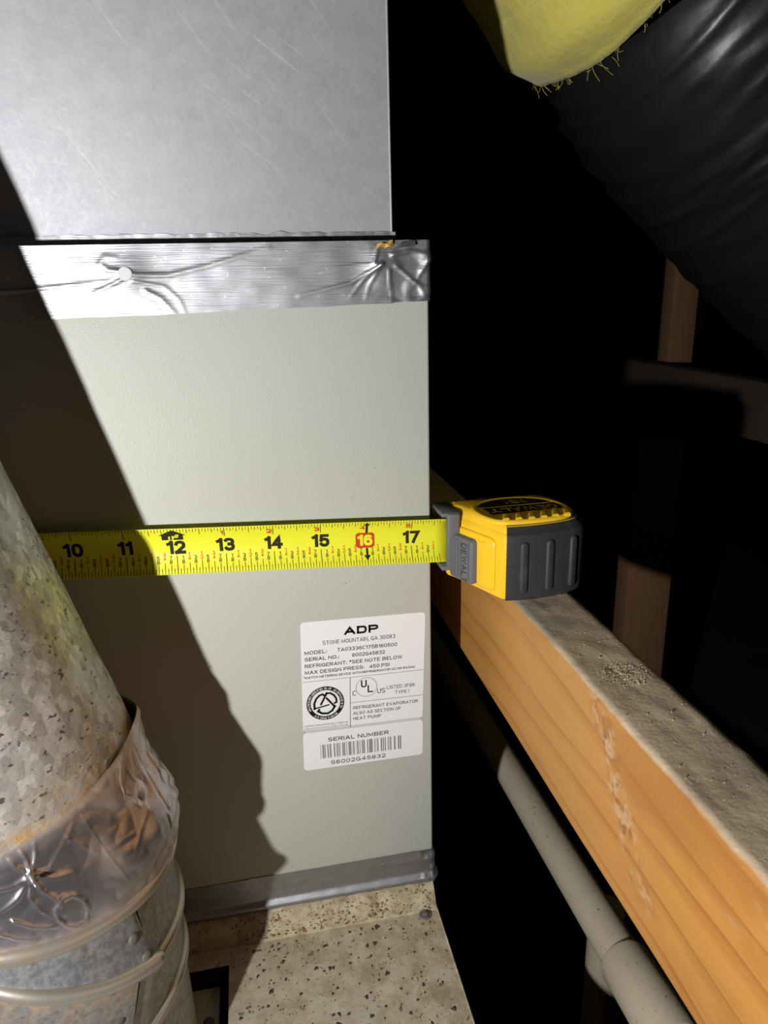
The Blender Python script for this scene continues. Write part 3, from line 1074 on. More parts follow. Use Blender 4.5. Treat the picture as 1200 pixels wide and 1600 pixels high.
# opening in the top: walls and the recessed plate
bm = bmesh.new()
for a in ((hx0 - .0012, hx0, hy0, hy1), (hx1, hx1 + .0012, hy0, hy1), (hx0, hx1, hy0 - .0012, hy0), (hx0, hx1, hy1, hy1 + .0012)):
    box_bm(a[0], a[1], a[2], a[3], FT - .05, FT - .0008, bm=bm)
o = bm_obj('opening_rim', bm, 'black_void', fur, False)
bm = box_bm(hx0, .3020, hy0, hy1 - .001, FT - .016, FT - .014, .0004, 1)
o = bm_obj('recessed_plate', bm, 'dusty', fur)
bm = bmesh.new()
bmesh.ops.create_uvsphere(bm, u_segments=16, v_segments=8, radius=.0032)
bmesh.ops.transform(bm, matrix=Matrix.Translation((.2960, -.0480, FT - .0138)) @ Matrix.Diagonal((1, 1, .5, 1)), verts=bm.verts)
s_ = bm_obj('screw', bm, 'dull_rivet', o)
# rivet near the corner
bm = bmesh.new()
bmesh.ops.create_cone(bm, cap_ends=True, segments=20, radius1=.0042, radius2=.0036, depth=.0014)
bmesh.ops.create_uvsphere(bm, u_segments=14, v_segments=7, radius=.0024, matrix=Matrix.Translation((0, 0, .0006)) @ Matrix.Diagonal((1, 1, .6, 1)))
bmesh.ops.transform(bm, matrix=Matrix.Translation((.4352, -.0150, FT + .0006)), verts=bm.verts)
bm_obj('rivet', bm, 'dull_rivet', fur)

# grit lying on the furnace top
def grit(name, n, place, rmin, rmax, mat, label, seed):
    rg = random.Random(seed)
    verts, faces = [], []
    for _ in range(n):
        p, nrm = place(rg)
        r = rmin + (rmax - rmin) * rg.random() ** 3
        b = len(verts)
        base = [(1, 0, 0), (-.5, .87, 0), (-.5, -.87, 0), (0, 0, 1), (.6, .5, .5), (-.6, .4, .5)]
        th = rg.random() * 6.28
        sx, sy, sz = (.6 + .8 * rg.random(), .6 + .8 * rg.random(), .35 + .4 * rg.random())
        for q in base:
            x, y, z = q[0] * sx, q[1] * sy, q[2] * sz
            verts.append((p[0] + r * (x * math.cos(th) - y * math.sin(th)), p[1] + r * (x * math.sin(th) + y * math.cos(th)), p[2] + r * z))
        faces += [(b, b + 1, b + 3), (b + 1, b + 2, b + 3), (b + 2, b, b + 3), (b, b + 4, b + 3), (b, b + 1, b + 4), (b + 1, b + 5, b + 3), (b + 1, b + 2, b + 5), (b, b + 1, b + 2)]
    o = mesh_obj(name, verts, faces, mat, None, False)
    tag(o, label, 'debris', kind='stuff')
    return o


def on_flange(rg):
    x = .31 + (W - .004 - .31) * rg.random()
    t = rg.random()
    return (x, -.004 - .009 * t, -.2768 - .011 * t), None


grit('dust_clumps', 380, on_flange, .0004, .0014, 'clump', 'brown clumps of dirt along the seam below the cabinet', 15)


def on_furnace(rg):
    while True:
        x = .315 + (W - .006 - .315) * rg.random()
        y = -.016 - .14 * rg.random() ** 1.5
        return (x, y, FT + .0002), None


grit('grit', 520, on_furnace, .0003, .0016, 'debris', 'scattered dark crumbs of grit on the furnace top', 5)

# ------------------------------------------------------------------ flue pipe
flue = thing('flue_pipe', (.235, -.080, FT), 'stained galvanized flue pipe with beaded elbow and crumpled foil wrap', 'pipe')
AXU = Vector((-.268, 0, .963)).normalized()


def ringpt(c, r, tilt, phi):
    t = math.radians(tilt)
    a = Vector((math.cos(t), 0, math.sin(t)))
    return Vector(c) + r * (math.cos(phi) * a + math.sin(phi) * Vector((0, 1, 0)))


END = ((.2199, -.0757, -.0992), 12.0)
RA = ((.2301, -.0745, -.1339), -13.6)
RB = ((.2436, -.0757, -.1548), -24.5)
RB2 = ((.2303, -.0749, -.1818), -4.8)
RC = ((.2296, -.0755, -.2274), 9.0)
PHS = -0.62          # angle of the lock seam


def upper_pipe():
    n, m = 72, 60
    verts, st = [], []
    r = .0638
    c = Vector(END[0])
    e1 = Vector((AXU.z, 0, -AXU.x))
    for i in range(m):
        h = -.010 + .62 * (i / (m - 1)) ** 1.5
        for k in range(n):
            ph = 2 * math.pi * k / n
            p = c + AXU * h + r * (math.cos(ph) * e1 + math.sin(ph) * Vector((0, 1, 0)))
            d = .0006 * noise.noise(p * 40) + .0003 * noise.noise(p * 130)
            p = p + d * (math.cos(ph) * e1 + math.sin(ph) * Vector((0, 1, 0)))
            verts.append(p)
            st.append(math.exp(-max(0, h) / .006))
    faces = [(i * n + k, i * n + (k + 1) % n, (i + 1) * n + (k + 1) % n, (i + 1) * n + k) for i in range(m - 1) for k in range(n)]
    o = mesh_obj('upper_pipe', verts, faces, 'spangle', flue, True, 0)
    set_attr(o, 'stain', st)


upper_pipe()


CREASE = [([(0, 0), (-.003, -.0045), (-.0035, -.009)], .0013, .0010), ([(0, 0), (.0012, -.005), (.0005, -.0095)], .0015, .0009), ([(0, 0), (.004, -.004), (.006, -.0085)], .0012, .0010),
          ([(0, 0), (-.006, .001), (-.016, -.001), (-.026, .001)], .0012, .0013), ([(0, 0), (-.007, .005), (-.018, .009)], .0011, .0012), ([(0, 0), (.001, .006), (.0045, .0115), (.0035, .016)], .0014, .0010),
          ([(0, 0), (-.0035, .0065), (-.0025, .012), (.001, .017)], .0011, .0009), ([(0, 0), (.006, .0015), (.012, -.002), (.020, -.006)], .0009, .0012), ([(0, 0), (.006, .004), (.013, .006)], .0008, .0012),
          ([(-.012, .012), (-.007, .0165), (.0, .019)], .0012, .0011), ([(-.02, .013), (-.014, .0185), (-.008, .021)], .0013, .0012)]


TEARS = [([(-.30, .06), (-.34, .14), (-.37, .26), (-.32, .38), (-.22, .27), (-.25, .15)], .0007), ([(-.52, .62), (-.40, .52), (-.28, .44), (-.16, .30)], .0006),
         ([(-.70, .10), (-.66, .50), (-.62, .75)], .0003), ([(-.05, .15), (-.10, .45), (-.12, .60)], .0012), ([(.05, .25), (.02, .50)], .0014), ([(-.16, .62), (-.18, .72)], .0012),
         ([(-.84, .15), (-.72, .40), (-.66, .46), (-.45, .50)], .0005)]


def foil_wrap():
    phs = [-math.pi + (math.pi - 1.75) * k / 40 for k in range(40)] + [-1.75 + 2.35 * k / 420 for k in range(420)] + [.6 + (math.pi - .6) * k / 50 for k in range(50)]
    n, m = len(phs), 84
    verts, st = [], []
    for i in range(m):
        t = i / (m - 1)
        for k in range(n):
            ph = phs[k]
            up = .0035 * math.exp(-((ph - .15) / .35) ** 2) + .0014 * noise.noise(Vector((math.cos(ph) * 3, math.sin(ph) * 3, 1)))
            a = ringpt(END[0], .0647, END[1], ph) + AXU * up
            b = ringpt(RA[0], .0662, RA[1], ph)
            p = a.lerp(b, t)
            ax = Vector(END[0]).lerp(Vector(RA[0]), t)
            out = (p - ax)
            out.z *= .2
            out.normalize()
            bulge = .0074 * math.exp(-((ph + .05) / .62) ** 2) * math.exp(-((t - .66) / .28) ** 2)
            lift = .0040 * math.exp(-((ph - .22) / .30) ** 2) * (1 - t) ** 2
            wr = .0007 * noise.noise(p * 55) + .0007 * abs(noise.noise(p * 120 + Vector((4, 0, 0))))
            kr = math.exp(-((ph - .1) / .5) ** 2)
            wr *= 1 + 1.6 * kr
            ca, cb = (ph + 1.08) * .0645, (t - .27) * .036
            if abs(ca) < .03:
                for pl_, hh, ww in CREASE:
                    ds, tt = seg_dist(ca, cb, pl_)
                    wr += 0.85 * hh * math.exp(-(ds / (ww * .75)) ** 2) * (1 - .7 * tt)
                q = math.hypot(ca - .0068, cb - .0165) + .0006 * noise.noise(Vector((ca * 400, cb * 400, 8)))
                wr += .0007 * math.exp(-((q - .0052) / .0009) ** 2)
            for pl_, hh in TEARS:
                ds, tt = seg_dist(ph * .0645, t * .036, [(a_ * .0645, b_ * .036) for a_, b_ in pl_])
                if ds < .003:
                    wr += .45 * hh * math.exp(-(ds / .0006) ** 2)
            wr *= smoothstep(0, .06, t) * smoothstep(1, .93, t)
            p = p + out * (bulge + lift + wr)
            verts.append(p)
            s = math.exp(-(1 - t) / .12) * 1.0 + .8 * math.exp(-t / .05) + .25 * smoothstep(-.5, .1, ph)
            pn = noise.noise(p * 30)
            s += smoothstep(-.85, -.55, ph) * smoothstep(.2, -.25, ph) * smoothstep(.0, .3, pn + .12) * smoothstep(.9, .4, t) * .8
            st.append(min(1, s))
    faces = []
    for i in range(m - 1):
        for k in range(n):
            a, b = i * n + k, i * n + (k + 1) % n
            faces.append((a, b, b + n, a + n))
    o = mesh_obj('foil_wrap', verts, faces, 'foil_old', flue, True, 0)
    set_attr(o, 'stain', st)
    o['label'] = 'crumpled rust-stained foil tape around the pipe joint'


foil_wrap()


def ring_b(ph, r):
    w = smoothstep(PHS - .06, PHS + .06, ph) * (1 - smoothstep(2.2, 3.1, ph))
    return ringpt(RB[0], r, RB[1], ph).lerp(ringpt(RB2[0], r, RB2[1], ph), w)


def gore(name, fa, fb, r, m=14, n=200, stain_a=.0, stain_b=1.0, seam=PHS):
    verts, st = [], []
    for i in range(m):
        t = i / (m - 1)
        for k in range(n):
            ph = -math.pi + 2 * math.pi * k / n
            lap = .0016 if ph < seam else 0.0
            p = fa(ph, r + lap).lerp(fb(ph, r + lap), t)
            verts.append(p)
            st.append(min(1, stain_a * math.exp(-t / .15) + stain_b * math.exp(-(1 - t) / .12)))
    faces = []
    for i in range(m - 1):
        for k in range(n):
            a, b = i * n + k, i * n + (k + 1) % n
            faces.append((a, b, b + n, a + n))
    o = mesh_obj(name, verts, faces, 'elbow', flue, True, 30)
    set_attr(o, 'stain', st)
    return o


def bead(fn, r, tube, n=160, a0=-math.pi, a1=math.pi, stain=.22):
    path = [fn(a0 + (a1 - a0) * k / n, r) for k in range(n if a1 - a0 > 6.2 else n + 1)]
    closed = a1 - a0 > 6.2
    v, fc = sweep(path, tube, 12, closed)
    o = mesh_obj('bead', v, fc, 'bead', flue)
    set_attr(o, 'stain', [stain] * len(v))
    return o


fA = lambda ph, r: ringpt(RA[0], r, RA[1], ph)
fC = lambda ph, r: ringpt(RC[0], r, RC[1], ph)
fD = lambda ph, r: ringpt((.2300, -.0755, FT + .001), r, 0, ph)
gore('elbow_section', fA, ring_b, .0638, stain_a=.3, stain_b=.15)
gore('elbow_section', ring_b, fC, .0638, stain_a=1.0, stain_b=.2, seam=PHS - .22)
gore('elbow_section', fC, fD, .0638, stain_a=.3, stain_b=.3, seam=PHS - .1)
bead(fA, .0648, .0042, stain=.45)
bead(ring_b, .0643, .0036, a0=-math.pi, a1=PHS + .02)
bead(ring_b, .0637, .0028, a0=PHS - .02, a1=2.6)
bead(fC, .0638, .0030)
for fa, fb, ph0 in ((fA, ring_b, PHS), (ring_b, fC, PHS - .22)):
    v, fc = sweep([fa(ph0 + .006 + .012 * math.sin(6 * t_), .0641).lerp(fb(ph0 + .006, .0641), t_) for t_ in [k / 12 for k in range(13)]], .00055, 6)
    mesh_obj('seam_shade_line', v, fc, 'black_void', flue)  # black strip stands in for the thin shadow along the sheet overlap
for (fa, fb, ph, t) in ((fA, ring_b, PHS - .13, .50), (fA, ring_b, PHS - .12, .86), (ring_b, fC, PHS - .34, .42)):
    p = fa(ph, .0646).lerp(fb(ph, .0646), t)
    out = Vector((math.cos(ph), math.sin(ph), 0))
    bm = bmesh.new()
    bmesh.ops.create_uvsphere(bm, u_segments=16, v_segments=8, radius=.0032)
    q = out.to_track_quat('Z', 'Y').to_matrix().to_4x4()
    bmesh.ops.transform(bm, matrix=Matrix.Translation(p) @ q @ Matrix.Diagonal((1, 1, .45, 1)), verts=bm.verts)
    bm_obj('rivet', bm, 'dull_rivet', flue)

# ------------------------------------------------------------------ wooden beam
BX0, BX1, BZ0, BZ1 = 0.4779, 0.5129, -0.1356, -0.0570


def beam():
    prof = rounded(BX0, BX1, BZ0, BZ1, .0026, 4)
    prof = resample(prof, 96)
    n = len(prof)
    ys = [-.60 + .006 * i for i in range(130)] + [.19 + .05 * i for i in range(20)]
    verts = []
    for y in ys:
        for x, z in prof:
            nx = 1 if x > (BX0 + BX1) / 2 else -1
            dx = .0005 * noise.noise(Vector((x * 30, y * 12, z * 30)))
            dz = 0
            if z > BZ1 - .001:
                dz = .0007 * noise.noise(Vector((x * 120, y * 120, 0))) - .0002
                q = math.hypot((x - .497) / .015, (y + .126) / .015)
                if q < 1.3:
                    dz += (.0022 * abs(noise.noise(Vector((x * 260, y * 260, 5)))) - .0008) * (1 - q / 1.3)
            verts.append((x + dx, y, z + dz))
    faces = [(i * n + k, i * n + (k + 1) % n, (i + 1) * n + (k + 1) % n, (i + 1) * n + k) for i in range(len(ys) - 1) for k in range(n)]
    faces.append(tuple(range(n - 1, -1, -1)))
    faces.append(tuple((len(ys) - 1) * n + k for k in range(n)))
    o = mesh_obj('wooden_beam', verts, faces, 'wood', None, True, 50)
    tag(o, 'orange pine beam with a dusty grey top under the tape measure', 'beam')
    return o


beam()


def on_beam(rg):
    if rg.random() < .6:
        a, q = rg.random() * 6.28, rg.random() ** .6
        return (.497 + .012 * q * math.cos(a), -.126 + .010 * q * math.sin(a), BZ1 + .0001), None
    return (BX0 + .004 + .027 * rg.random(), -.27 + .24 * rg.random(), BZ1), None


grit('dirt_crumbs', 600, on_beam, .00015, .00055, 'crumb', 'crumbly patch of dirt on the dusty beam top', 9)

# ------------------------------------------------------------------ tape measure
tm = thing('tape_measure', (.490, -.02, BZ1), 'yellow and charcoal tape measure lying on the beam with blade pulled across the cabinet', 'tape measure')
# plan outline (x, y), counter-clockwise seen from above; near side is -y
plan = [(.4560, .0105), (.4535, .0040), (.4528, -.0030), (.4560, -.0090), (.4610, -.0200), (.4662, -.0320), (.4706, -.0420), (.4735, -.0446),
        (.4830, -.0456), (.4950, -.0452), (.5070, -.0432), (.5160, -.0395), (.5205, -.0330), (.5225, -.0230), (.5222, -.0100), (.5190, .0010), (.5130, .0085), (.5050, .0112)]
plan = resample([tuple(p) for p in catmull(plan + [plan[0]], 6)[:-1]], 120)
CZ0, CZ1 = BZ1 + .0004, -.0132


def layer(ins, z, src=None):
    return [(x, y, z) for x, y in inset(src or plan, ins)]


body = extrude_outline('case_shell', [layer(.0030, CZ0), layer(.0008, CZ0 + .0012), layer(.0004, CZ0 + .003), layer(.0004, -.0225), layer(.0012, -.0200), layer(.0020, -.0192),
                                      layer(.0022, -.0180), layer(.0034, -.0158), layer(.0056, -.0143), layer(.0070, -.0139)], 'yellow', tm, True, 28)

# rubber over-mould: a band around near side, back and far side
def rubber():
    idx = [i for i, p in enumerate(plan) if (p[0] > .4728)]
    # contiguous run starting at near-front corner going ccw around the back
    start = min((i for i in idx if plan[i][1] < -.03), key=lambda i: plan[i][0])
    run = []
    i = start
    while plan[i][0] > .4728 or len(run) < 3:
        run.append(i)
        i = (i + 1) % len(plan)
        if len(run) > 110:
            break
    prof = [(.0050, CZ0 - .0002), (.0006, CZ0 + .0002), (-.0008, CZ0 + .0016), (-.0010, CZ0 + .0040), (-.0012, -.035), (-.0012, -.0235), (-.0012, -.0212), (-.0004, -.0196), (.0010, -.0188),
            (.0022, -.0172), (.0042, -.0150), (.0046, -.0140), (.0058, -.0136)]
    ins = {q: inset(plan, q) for q, _ in prof}
    verts = []
    for k in run:
        for q, z in prof:
            x, y = ins[q][k]
            verts.append((x, y, z))
    nv = len(prof)
    faces = grid_faces(len(run), nv)
    faces += [tuple(range(nv)), tuple((len(run) - 1) * nv + j for j in range(nv - 1, -1, -1))]
    return mesh_obj('rubber_grip', verts, faces, 'rubber', tm, True, 28), run


rub, run = rubber()

# grip ribs on the near side and back
def rib(s):
    k = run[min(len(run) - 1, s)]
    p = Vector((*plan[k], 0))
    a = Vector((*plan[(k + 1) % len(plan)], 0)) - Vector((*plan[k - 1], 0))
    a.normalize()
    nrm = Vector((a.y, -a.x, 0))
    z0, z1 = CZ0 + .0045, -.0232
    pts = rounded(-.0023, .0023, z0, z1, .00225, 5)
    rings = []
    for ins_, lift in ((0.0, .0008), (0.0, .0018), (.0006, .0024), (.0012, .0026)):
        rings.append([tuple(p + a * q[0] + nrm * lift + Vector((0, 0, q[1]))) for q in (inset(pts, ins_) if ins_ else pts)])
    extrude_outline('grip_rib', rings, 'rubber', rub, True, 45)


def run_index(xt):
    best, bi = 9, 0
    for j, k in enumerate(run):
        if plan[k][1] < -.015 and abs(plan[k][0] - xt) < best:
            best, bi = abs(plan[k][0] - xt), j
    return bi


for xt in (.4815, .4968, .5108):
    rib(run_index(xt))

v, fc = sweep([(*inset(plan, -.0012)[k], -.0362) for k in run], .00022, 6)
mesh_obj('parting_line', v, fc, 'rubber', rub)

# label plate on the top
cx, cy = .4895, -.0205
plate = [(cx + dx * .96, cy + dy * .96) for dx, dy in [(-.0275, .002), (-.0255, .0105), (-.0195, .0175), (-.010, .0215), (.002, .0225), (.0135, .0195), (.0215, .0135), (.0265, .0045),
                                           (.0275, -.005), (.0262, -.0130), (.0205, -.0190), (.010, -.0220), (-.004, -.0228), (-.0160, -.0215), (-.0225, -.0170), (-.0265, -.0075)]]
plate = plate[::-1]
plate = resample([tuple(p) for p in catmull(plate + [plate[0]], 6)[:-1]], 90)
area = sum(plate[i - 1][0] * plate[i][1] - plate[i][0] * plate[i - 1][1] for i in range(len(plate)))
if area < 0:
    plate = plate[::-1]
PZ = -.0125
pl = extrude_outline('label_plate', [layer(0, -.0150, plate), layer(0, -.0134, plate), layer(.0008, PZ - .0002, plate), layer(.0022, PZ, plate), layer(.0030, PZ - .0003, plate), layer(.0036, PZ - .0004, plate)], 'yellow', tm, True, 30)
ptop = PZ - .0004
onplate = lambda l: (lambda x, y: (x, y, ptop + l))
f = Flat()
# upper black field (far side) with the length, lower black field with the name; both read from the far side
f.ngon([(cx - .0185, cy + .0050), (cx + .0205, cy + .0055), (cx + .0180, cy + .0120), (cx + .0120, cy + .0165), (cx + .0020, cy + .0188), (cx - .0100, cy + .0175), (cx - .0180, cy + .0130), (cx - .0220, cy + .0075)])
f.ngon([(cx - .0190, cy - .0085), (cx + .0225, cy - .0060), (cx + .0235, cy + .0005), (cx + .0215, cy + .0042), (cx - .0205, cy + .0036), (cx - .0190, cy - .0020)])
f.build('black_print', 'plate_black', pl, onplate(.0001))
f = Flat()
f.text("16'", (cx + .0085, cy + .0142), None, .0062, width=.0130, bold=.20, rot=math.pi)
f.text('DEWALT', (cx + .0205, cy + .0010), None, .0066, width=.0380, bold=.22, rot=math.pi)
f.build('lettering', 'plate_letter', pl, onplate(.0002))
for i in range(6):
    x = cx - .0165 + i * .0068
    y0 = cy - .0215 + abs(i - 2.3) * .0007
    rings = []
    for ins_, z in ((0, ptop - .0008), (0, ptop + .0006), (.0006, ptop + .0012)):
        q = inset([(x - .0005, y0 + .0005), (x + .0034, y0 + .0005), (x + .0052, y0 + .0085), (x + .0030, y0 + .0090)], ins_)
        rings.append([(a, b, z) for a, b in q])
    extrude_outline('grip_scallop', rings, 'yellow', pl, True, 30)

# front panel frame and lock button on the slanted yellow front
A = Vector((.4562, -.0092, 0))
B = Vector((.4708, -.0425, 0))
ft_ = (B - A).normalized()
fn_ = Vector((ft_.y, -ft_.x, 0))
if fn_.x > 0:
    fn_ = -fn_
flen = (B - A).length


def front(s, z, lift):
    p = A + ft_ * s + fn_ * lift
    return (p.x, p.y, z)


def front_block(name, s0, s1, z0, z1, r, lifts, mat, parent):
    pts = rounded(s0, s1, z0, z1, r, 5)
    rings = [[front(a, b, l) for a, b in (inset(pts, i) if i else pts)] for i, l in lifts]
    return extrude_outline(name, rings, mat, parent, True, 35)


# raised front frame with stepped recess
frame_o = front_block('front_bezel', -.002, flen - .0035, CZ0 + .0035, -.0232, .0035, [(0, -.002), (0, .0006), (.0006, .0012), (.0014, .0014)], 'yellow', tm)
front_block('button_track', .0010, flen - .0085, CZ0 + .0060, -.0262, .002, [(0, 0), (0, .0016), (.0003, .0019)], 'yellow', frame_o)
btn = front_block('lock_button', .0010, .0205, CZ0 + .0045, -.0265, .0022, [(0, 0), (0, .0040), (.0005, .0050), (.0012, .0054)], 'grey_plastic', tm)
for s in (.0032, .0055, .0078):
    front_block('grip_ridge', s, s + .0013, CZ0 + .0062, -.0280, .0006, [(0, .0045), (0, .0058), (.0003, .0063)], 'grey_plastic', btn)
f = Flat()
f.text('DEWALT', (.0120, -.0295), None, .0040, width=.0225, bold=.13, rot=-math.pi / 2)
front_map = lambda s, z: front(s, z, .0056)
f.build('lettering', 'rubber', btn, front_map)
f = Flat()
for a, b in (((.0112, CZ0 + .0062), (.0112, -.0282)), ((.0176, CZ0 + .0062), (.0176, -.0282))):
    f.line(a, b, .0003)
f.build('groove_lines', 'rubber', btn, front_map)

# mouth: grey bracket around the blade
mo = bmesh.new()
MZ0, MZ1 = -.0480, -.0150
box_bm(.4500, .4570, -.0158, -.0112, MZ0, MZ1, .0010, 2, mo)      # jaw on the near side of the blade
box_bm(.4496, .4570, .0010, .0090, MZ0, MZ1, .0010, 2, mo)        # jaw behind the blade
box_bm(.4470, .4572, -.0145, .0085, MZ1 - .0022, MZ1 + .0004, .0009, 2, mo)   # upper lip
box_bm(.4470, .4572, -.0145, .0085, MZ0 - .0004, MZ0 + .0022, .0009, 2, mo)   # lower lip
bm_obj('blade_mouth', mo, 'grey_plastic', tm)

# blade: curved steel strip from the hook to the mouth
BL_W = .0253


def blade_pt(x, v, lift=0.0):
    """x along the tape, v 0..1 from bottom edge to top edge"""
    zb = -.0440 - .0515 * (x - .4318)
    tilt = -.0515
    s = (v - .5) * 2
    y = -.0048 - .0045 * s * s
    ny = 1.0
    sl = -.0090 * s / (BL_W / 2)       # dy/dz
    l = math.hypot(1, sl)
    return (x, y - lift / l, zb + v * BL_W + lift * sl / l)


nv = 14
xs = [i * .4530 / 60 for i in range(61)]
verts = [blade_pt(x, j / (nv - 1)) for x in xs for j in range(nv)]
faces = grid_faces(len(xs), nv)
bl = mesh_obj('tape_blade', verts, faces, 'blade', tm, True, 0)
so = bl.modifiers.new('thick', 'SOLIDIFY')
so.thickness = .00025
so.offset = -1 if bl.data.polygons[0].normal.y < 0 else 1
# hook over the cabinet's left edge
hk = bmesh.new()
box_bm(-.0014, -.0004, -.012, .006, -.0330, -.0010, .0003, 1, hk)
box_bm(-.0014, .0160, -.0052, -.0042, -.0290, -.0060, .0003, 1, hk)
bm_obj('end_hook', hk, 'steel', tm)

LIFT = .00012
P2 = lambda x, v: blade_pt(x, v, LIFT)
P3 = lambda x, v: blade_pt(x, v, LIFT * 2)
ticks = Flat()
for i in range(8 * 16, int(17.7 * 16)):
    x = i / 16 * IN
    k = i % 16
    lb = .36 if k == 0 else .255 if k == 8 else .215 if k % 4 == 0 else .175 if k % 2 == 0 else .105
    lt = .235 if k == 0 else .165 if k == 8 else .125 if k % 4 == 0 else .10 if k % 2 == 0 else .075
    if i / 16 == 12 or i / 16 == 16:
        lt = .07
    w = .00028 if k else .00036
    for v0, v1 in ((0.005, lb), (1 - lt, .995)):
        n = 4
        pts = [(x, v0 + (v1 - v0) * j / n) for j in range(n + 1)]
        vs = []
        for p in pts:
            vs += [(p[0] - w / 2, p[1]), (p[0] + w / 2, p[1])]
        ticks.add(vs, [(2 * j, 2 * j + 1, 2 * j + 3, 2 * j + 2) for j in range(n)])
ticks.build('tick_marks', 'print_black', bl, P2)


def vtext(f, s, xc, v0, cap_v, width=None, bold=0.2, right=False):
    """text on the blade; heights in blade fractions"""
    cap = cap_v * BL_W
    lines, w = stroke_text(s, cap, width, cap * bold, gap=.34)
    x0 = xc - w if right else xc - w / 2
    g = Flat()
    for pts in lines:
        q = [pts[0]]
        for p in pts[1:]:
            n = max(1, int(math.dist(p, q[-1]) / .0015))
            o = q[-1]
            q += [(o[0] + (p[0] - o[0]) * k / n, o[1] + (p[1] - o[1]) * k / n) for k in range(1, n + 1)]
        g.poly(q, cap * bold)
    f.add([(x0 + x, v0 + y / BL_W) for x, y in g.v], g.f)


for n_ in range(9, 18):
    if n_ == 16:
        continue
    f = Flat()
    vtext(f, str(n_), n_ * IN, .392 if n_ == 12 else .415, .300, .0096 if n_ != 11 else .0074, .235)
    f.build('inch_number', 'print_black', bl, P2)
    if n_ > 12:
        f = Flat()
        vtext(f, str(n_ - 12), n_ * IN - .0006, .80, .105, .0028 if n_ != 13 else .0014, .24, True)
        f.build('foot_inch_number', 'print_red', bl, P2)
fb, fr = Flat(), Flat()
for i in range(8 * 8, int(17.7 * 8)):
    k = i % 8
    if k == 0:
        continue
    num, den = k, 8
    while num % 2 == 0:
        num //= 2
        den //= 2
    top = .425 if den < 8 else .355
    if den == 2:
        top = .435
    tgt = fr if den < 8 else fb
    x = i / 8 * IN
    cp = .072
    vtext(tgt, str(num), x - .0001, top - cp, cp, .0014 if num > 1 else .0007, .17)
    vtext(tgt, str(den), x - .0001, top - 2 * cp - .018, cp, .0014, .17)
    tgt.quad((x - .0007, top - cp - .006), (x - .0007, top - cp - .012), (x + .0007, top - cp - .012), (x + .0007, top - cp - .006))
fb.build('fraction_marks', 'print_black', bl, P2)
fr.build('fraction_marks_red', 'print_red', bl, P2)
# foot arrow at 12
f = Flat()
x = 12 * IN - .0012
f.ngon([(x - .0068, .83), (x, .965), (x + .0068, .83), (x + .0054, .825), (x + .0054, .715), (x - .0054, .715), (x - .0054, .825)])
f.build('foot_arrow', 'print_black', bl, P2)
f = Flat()
vtext(f, '1F', x, .725, .125, .0066, .27)
f.build('lettering', 'blade', bl, P3)
# red box at 16
x = 16 * IN
f = Flat()
ctr = x - .0008
bx = rounded(ctr - .0053, ctr + .0053, .355 * BL_W, .712 * BL_W, .0013, 5)
rows = 7
lo_, hi_ = .355, .712
vs_, fs_ = [], []
for k in range(rows + 1):
    v_ = lo_ + (hi_ - lo_) * k / rows
    e_ = min(v_ - lo_, hi_ - v_) * BL_W
    hw = .0053 - (.0 if e_ > .0012 else (.0012 - math.sqrt(max(0, .0012 ** 2 - (.0012 - e_) ** 2))))
    vs_ += [(ctr - hw, v_), (ctr + hw, v_)]
fs_ = [(2 * k, 2 * k + 1, 2 * k + 3, 2 * k + 2) for k in range(rows)]
f.add(vs_, fs_)
f.build('red_box', 'print_red', bl, P2)
f = Flat()
vtext(f, '16', ctr, .405, .26, .0084, .25)
f.build('inch_number', 'blade', bl, P3)
f = Flat()
f.ngon([(x - .0018, .905), (x, .985), (x + .0018, .905), (x + .0006, .905), (x + .0006, .71), (x - .0006, .71), (x - .0006, .905)])
f.ngon([(x - .0018, .20), (x, .09), (x + .0018, .20), (x + .0006, .20), (x + .0006, .345), (x - .0006, .345), (x - .0006, .20)])
f.build('stud_arrows', 'print_black', bl, P3)
f = Flat()
vtext(f, '4', x - .0010, .80, .105, .0028, .2, True)
f.build('foot_inch_number', 'print_red', bl, P3)

# ------------------------------------------------------------------ flexible duct, upper right
AXIS = [(0.6502, 0.2067, 0.4531), (0.6855, 0.2162, 0.3989), (0.7243, 0.2257, 0.3494), (0.746, 0.2275, 0.3240), (0.7700, 0.2298, 0.2960), (0.8153, 0.2309, 0.2560), (0.8618, 0.2301, 0.2145),
        (0.9026, 0.2320, 0.1812), (0.9527, 0.2301, 0.1431), (1.0535, 0.2219, 0.0747), (1.16, .215, .01)]
duct = thing('flexible_duct', (.9, .23, FZ), 'large black plastic sleeved flexible duct with yellow insulation collar', 'duct')


def duct_surface(path, radius_fn, n, twist=0.0):
    P = [Vector(p) for p in path]
    verts = []
    up = Vector((0, -1, 0))
    N = len(P)
    for i, p in enumerate(P):
        t = (P[min(i + 1, N - 1)] - P[max(i - 1, 0)]).normalized()
        a = (up - up.dot(t) * t).normalized()
        b = t.cross(a)
        for k in range(n):
            th = 2 * math.pi * k / n
            dr = a * math.cos(th) + b * math.sin(th)
            r, along = radius_fn(i / (N - 1), th, p + dr * .15)
            verts.append(p + dr * r + t * along)
        up = a
    faces = [(i * n + k, i * n + (k + 1) % n, (i + 1) * n + (k + 1) % n, (i + 1) * n + k) for i in range(N - 1) for k in range(n)]
    return verts, faces


wr_ = random.Random(21)
WR = [(wr_.random(), wr_.uniform(0, 6.28), wr_.uniform(.3, 1.0), wr_.uniform(-.05, .05), wr_.uniform(.0008, .0032), wr_.uniform(.0035, .009)) for _ in range(150)]
path = resample([tuple(p) for p in catmull(AXIS[2:], 12)], 170, False)


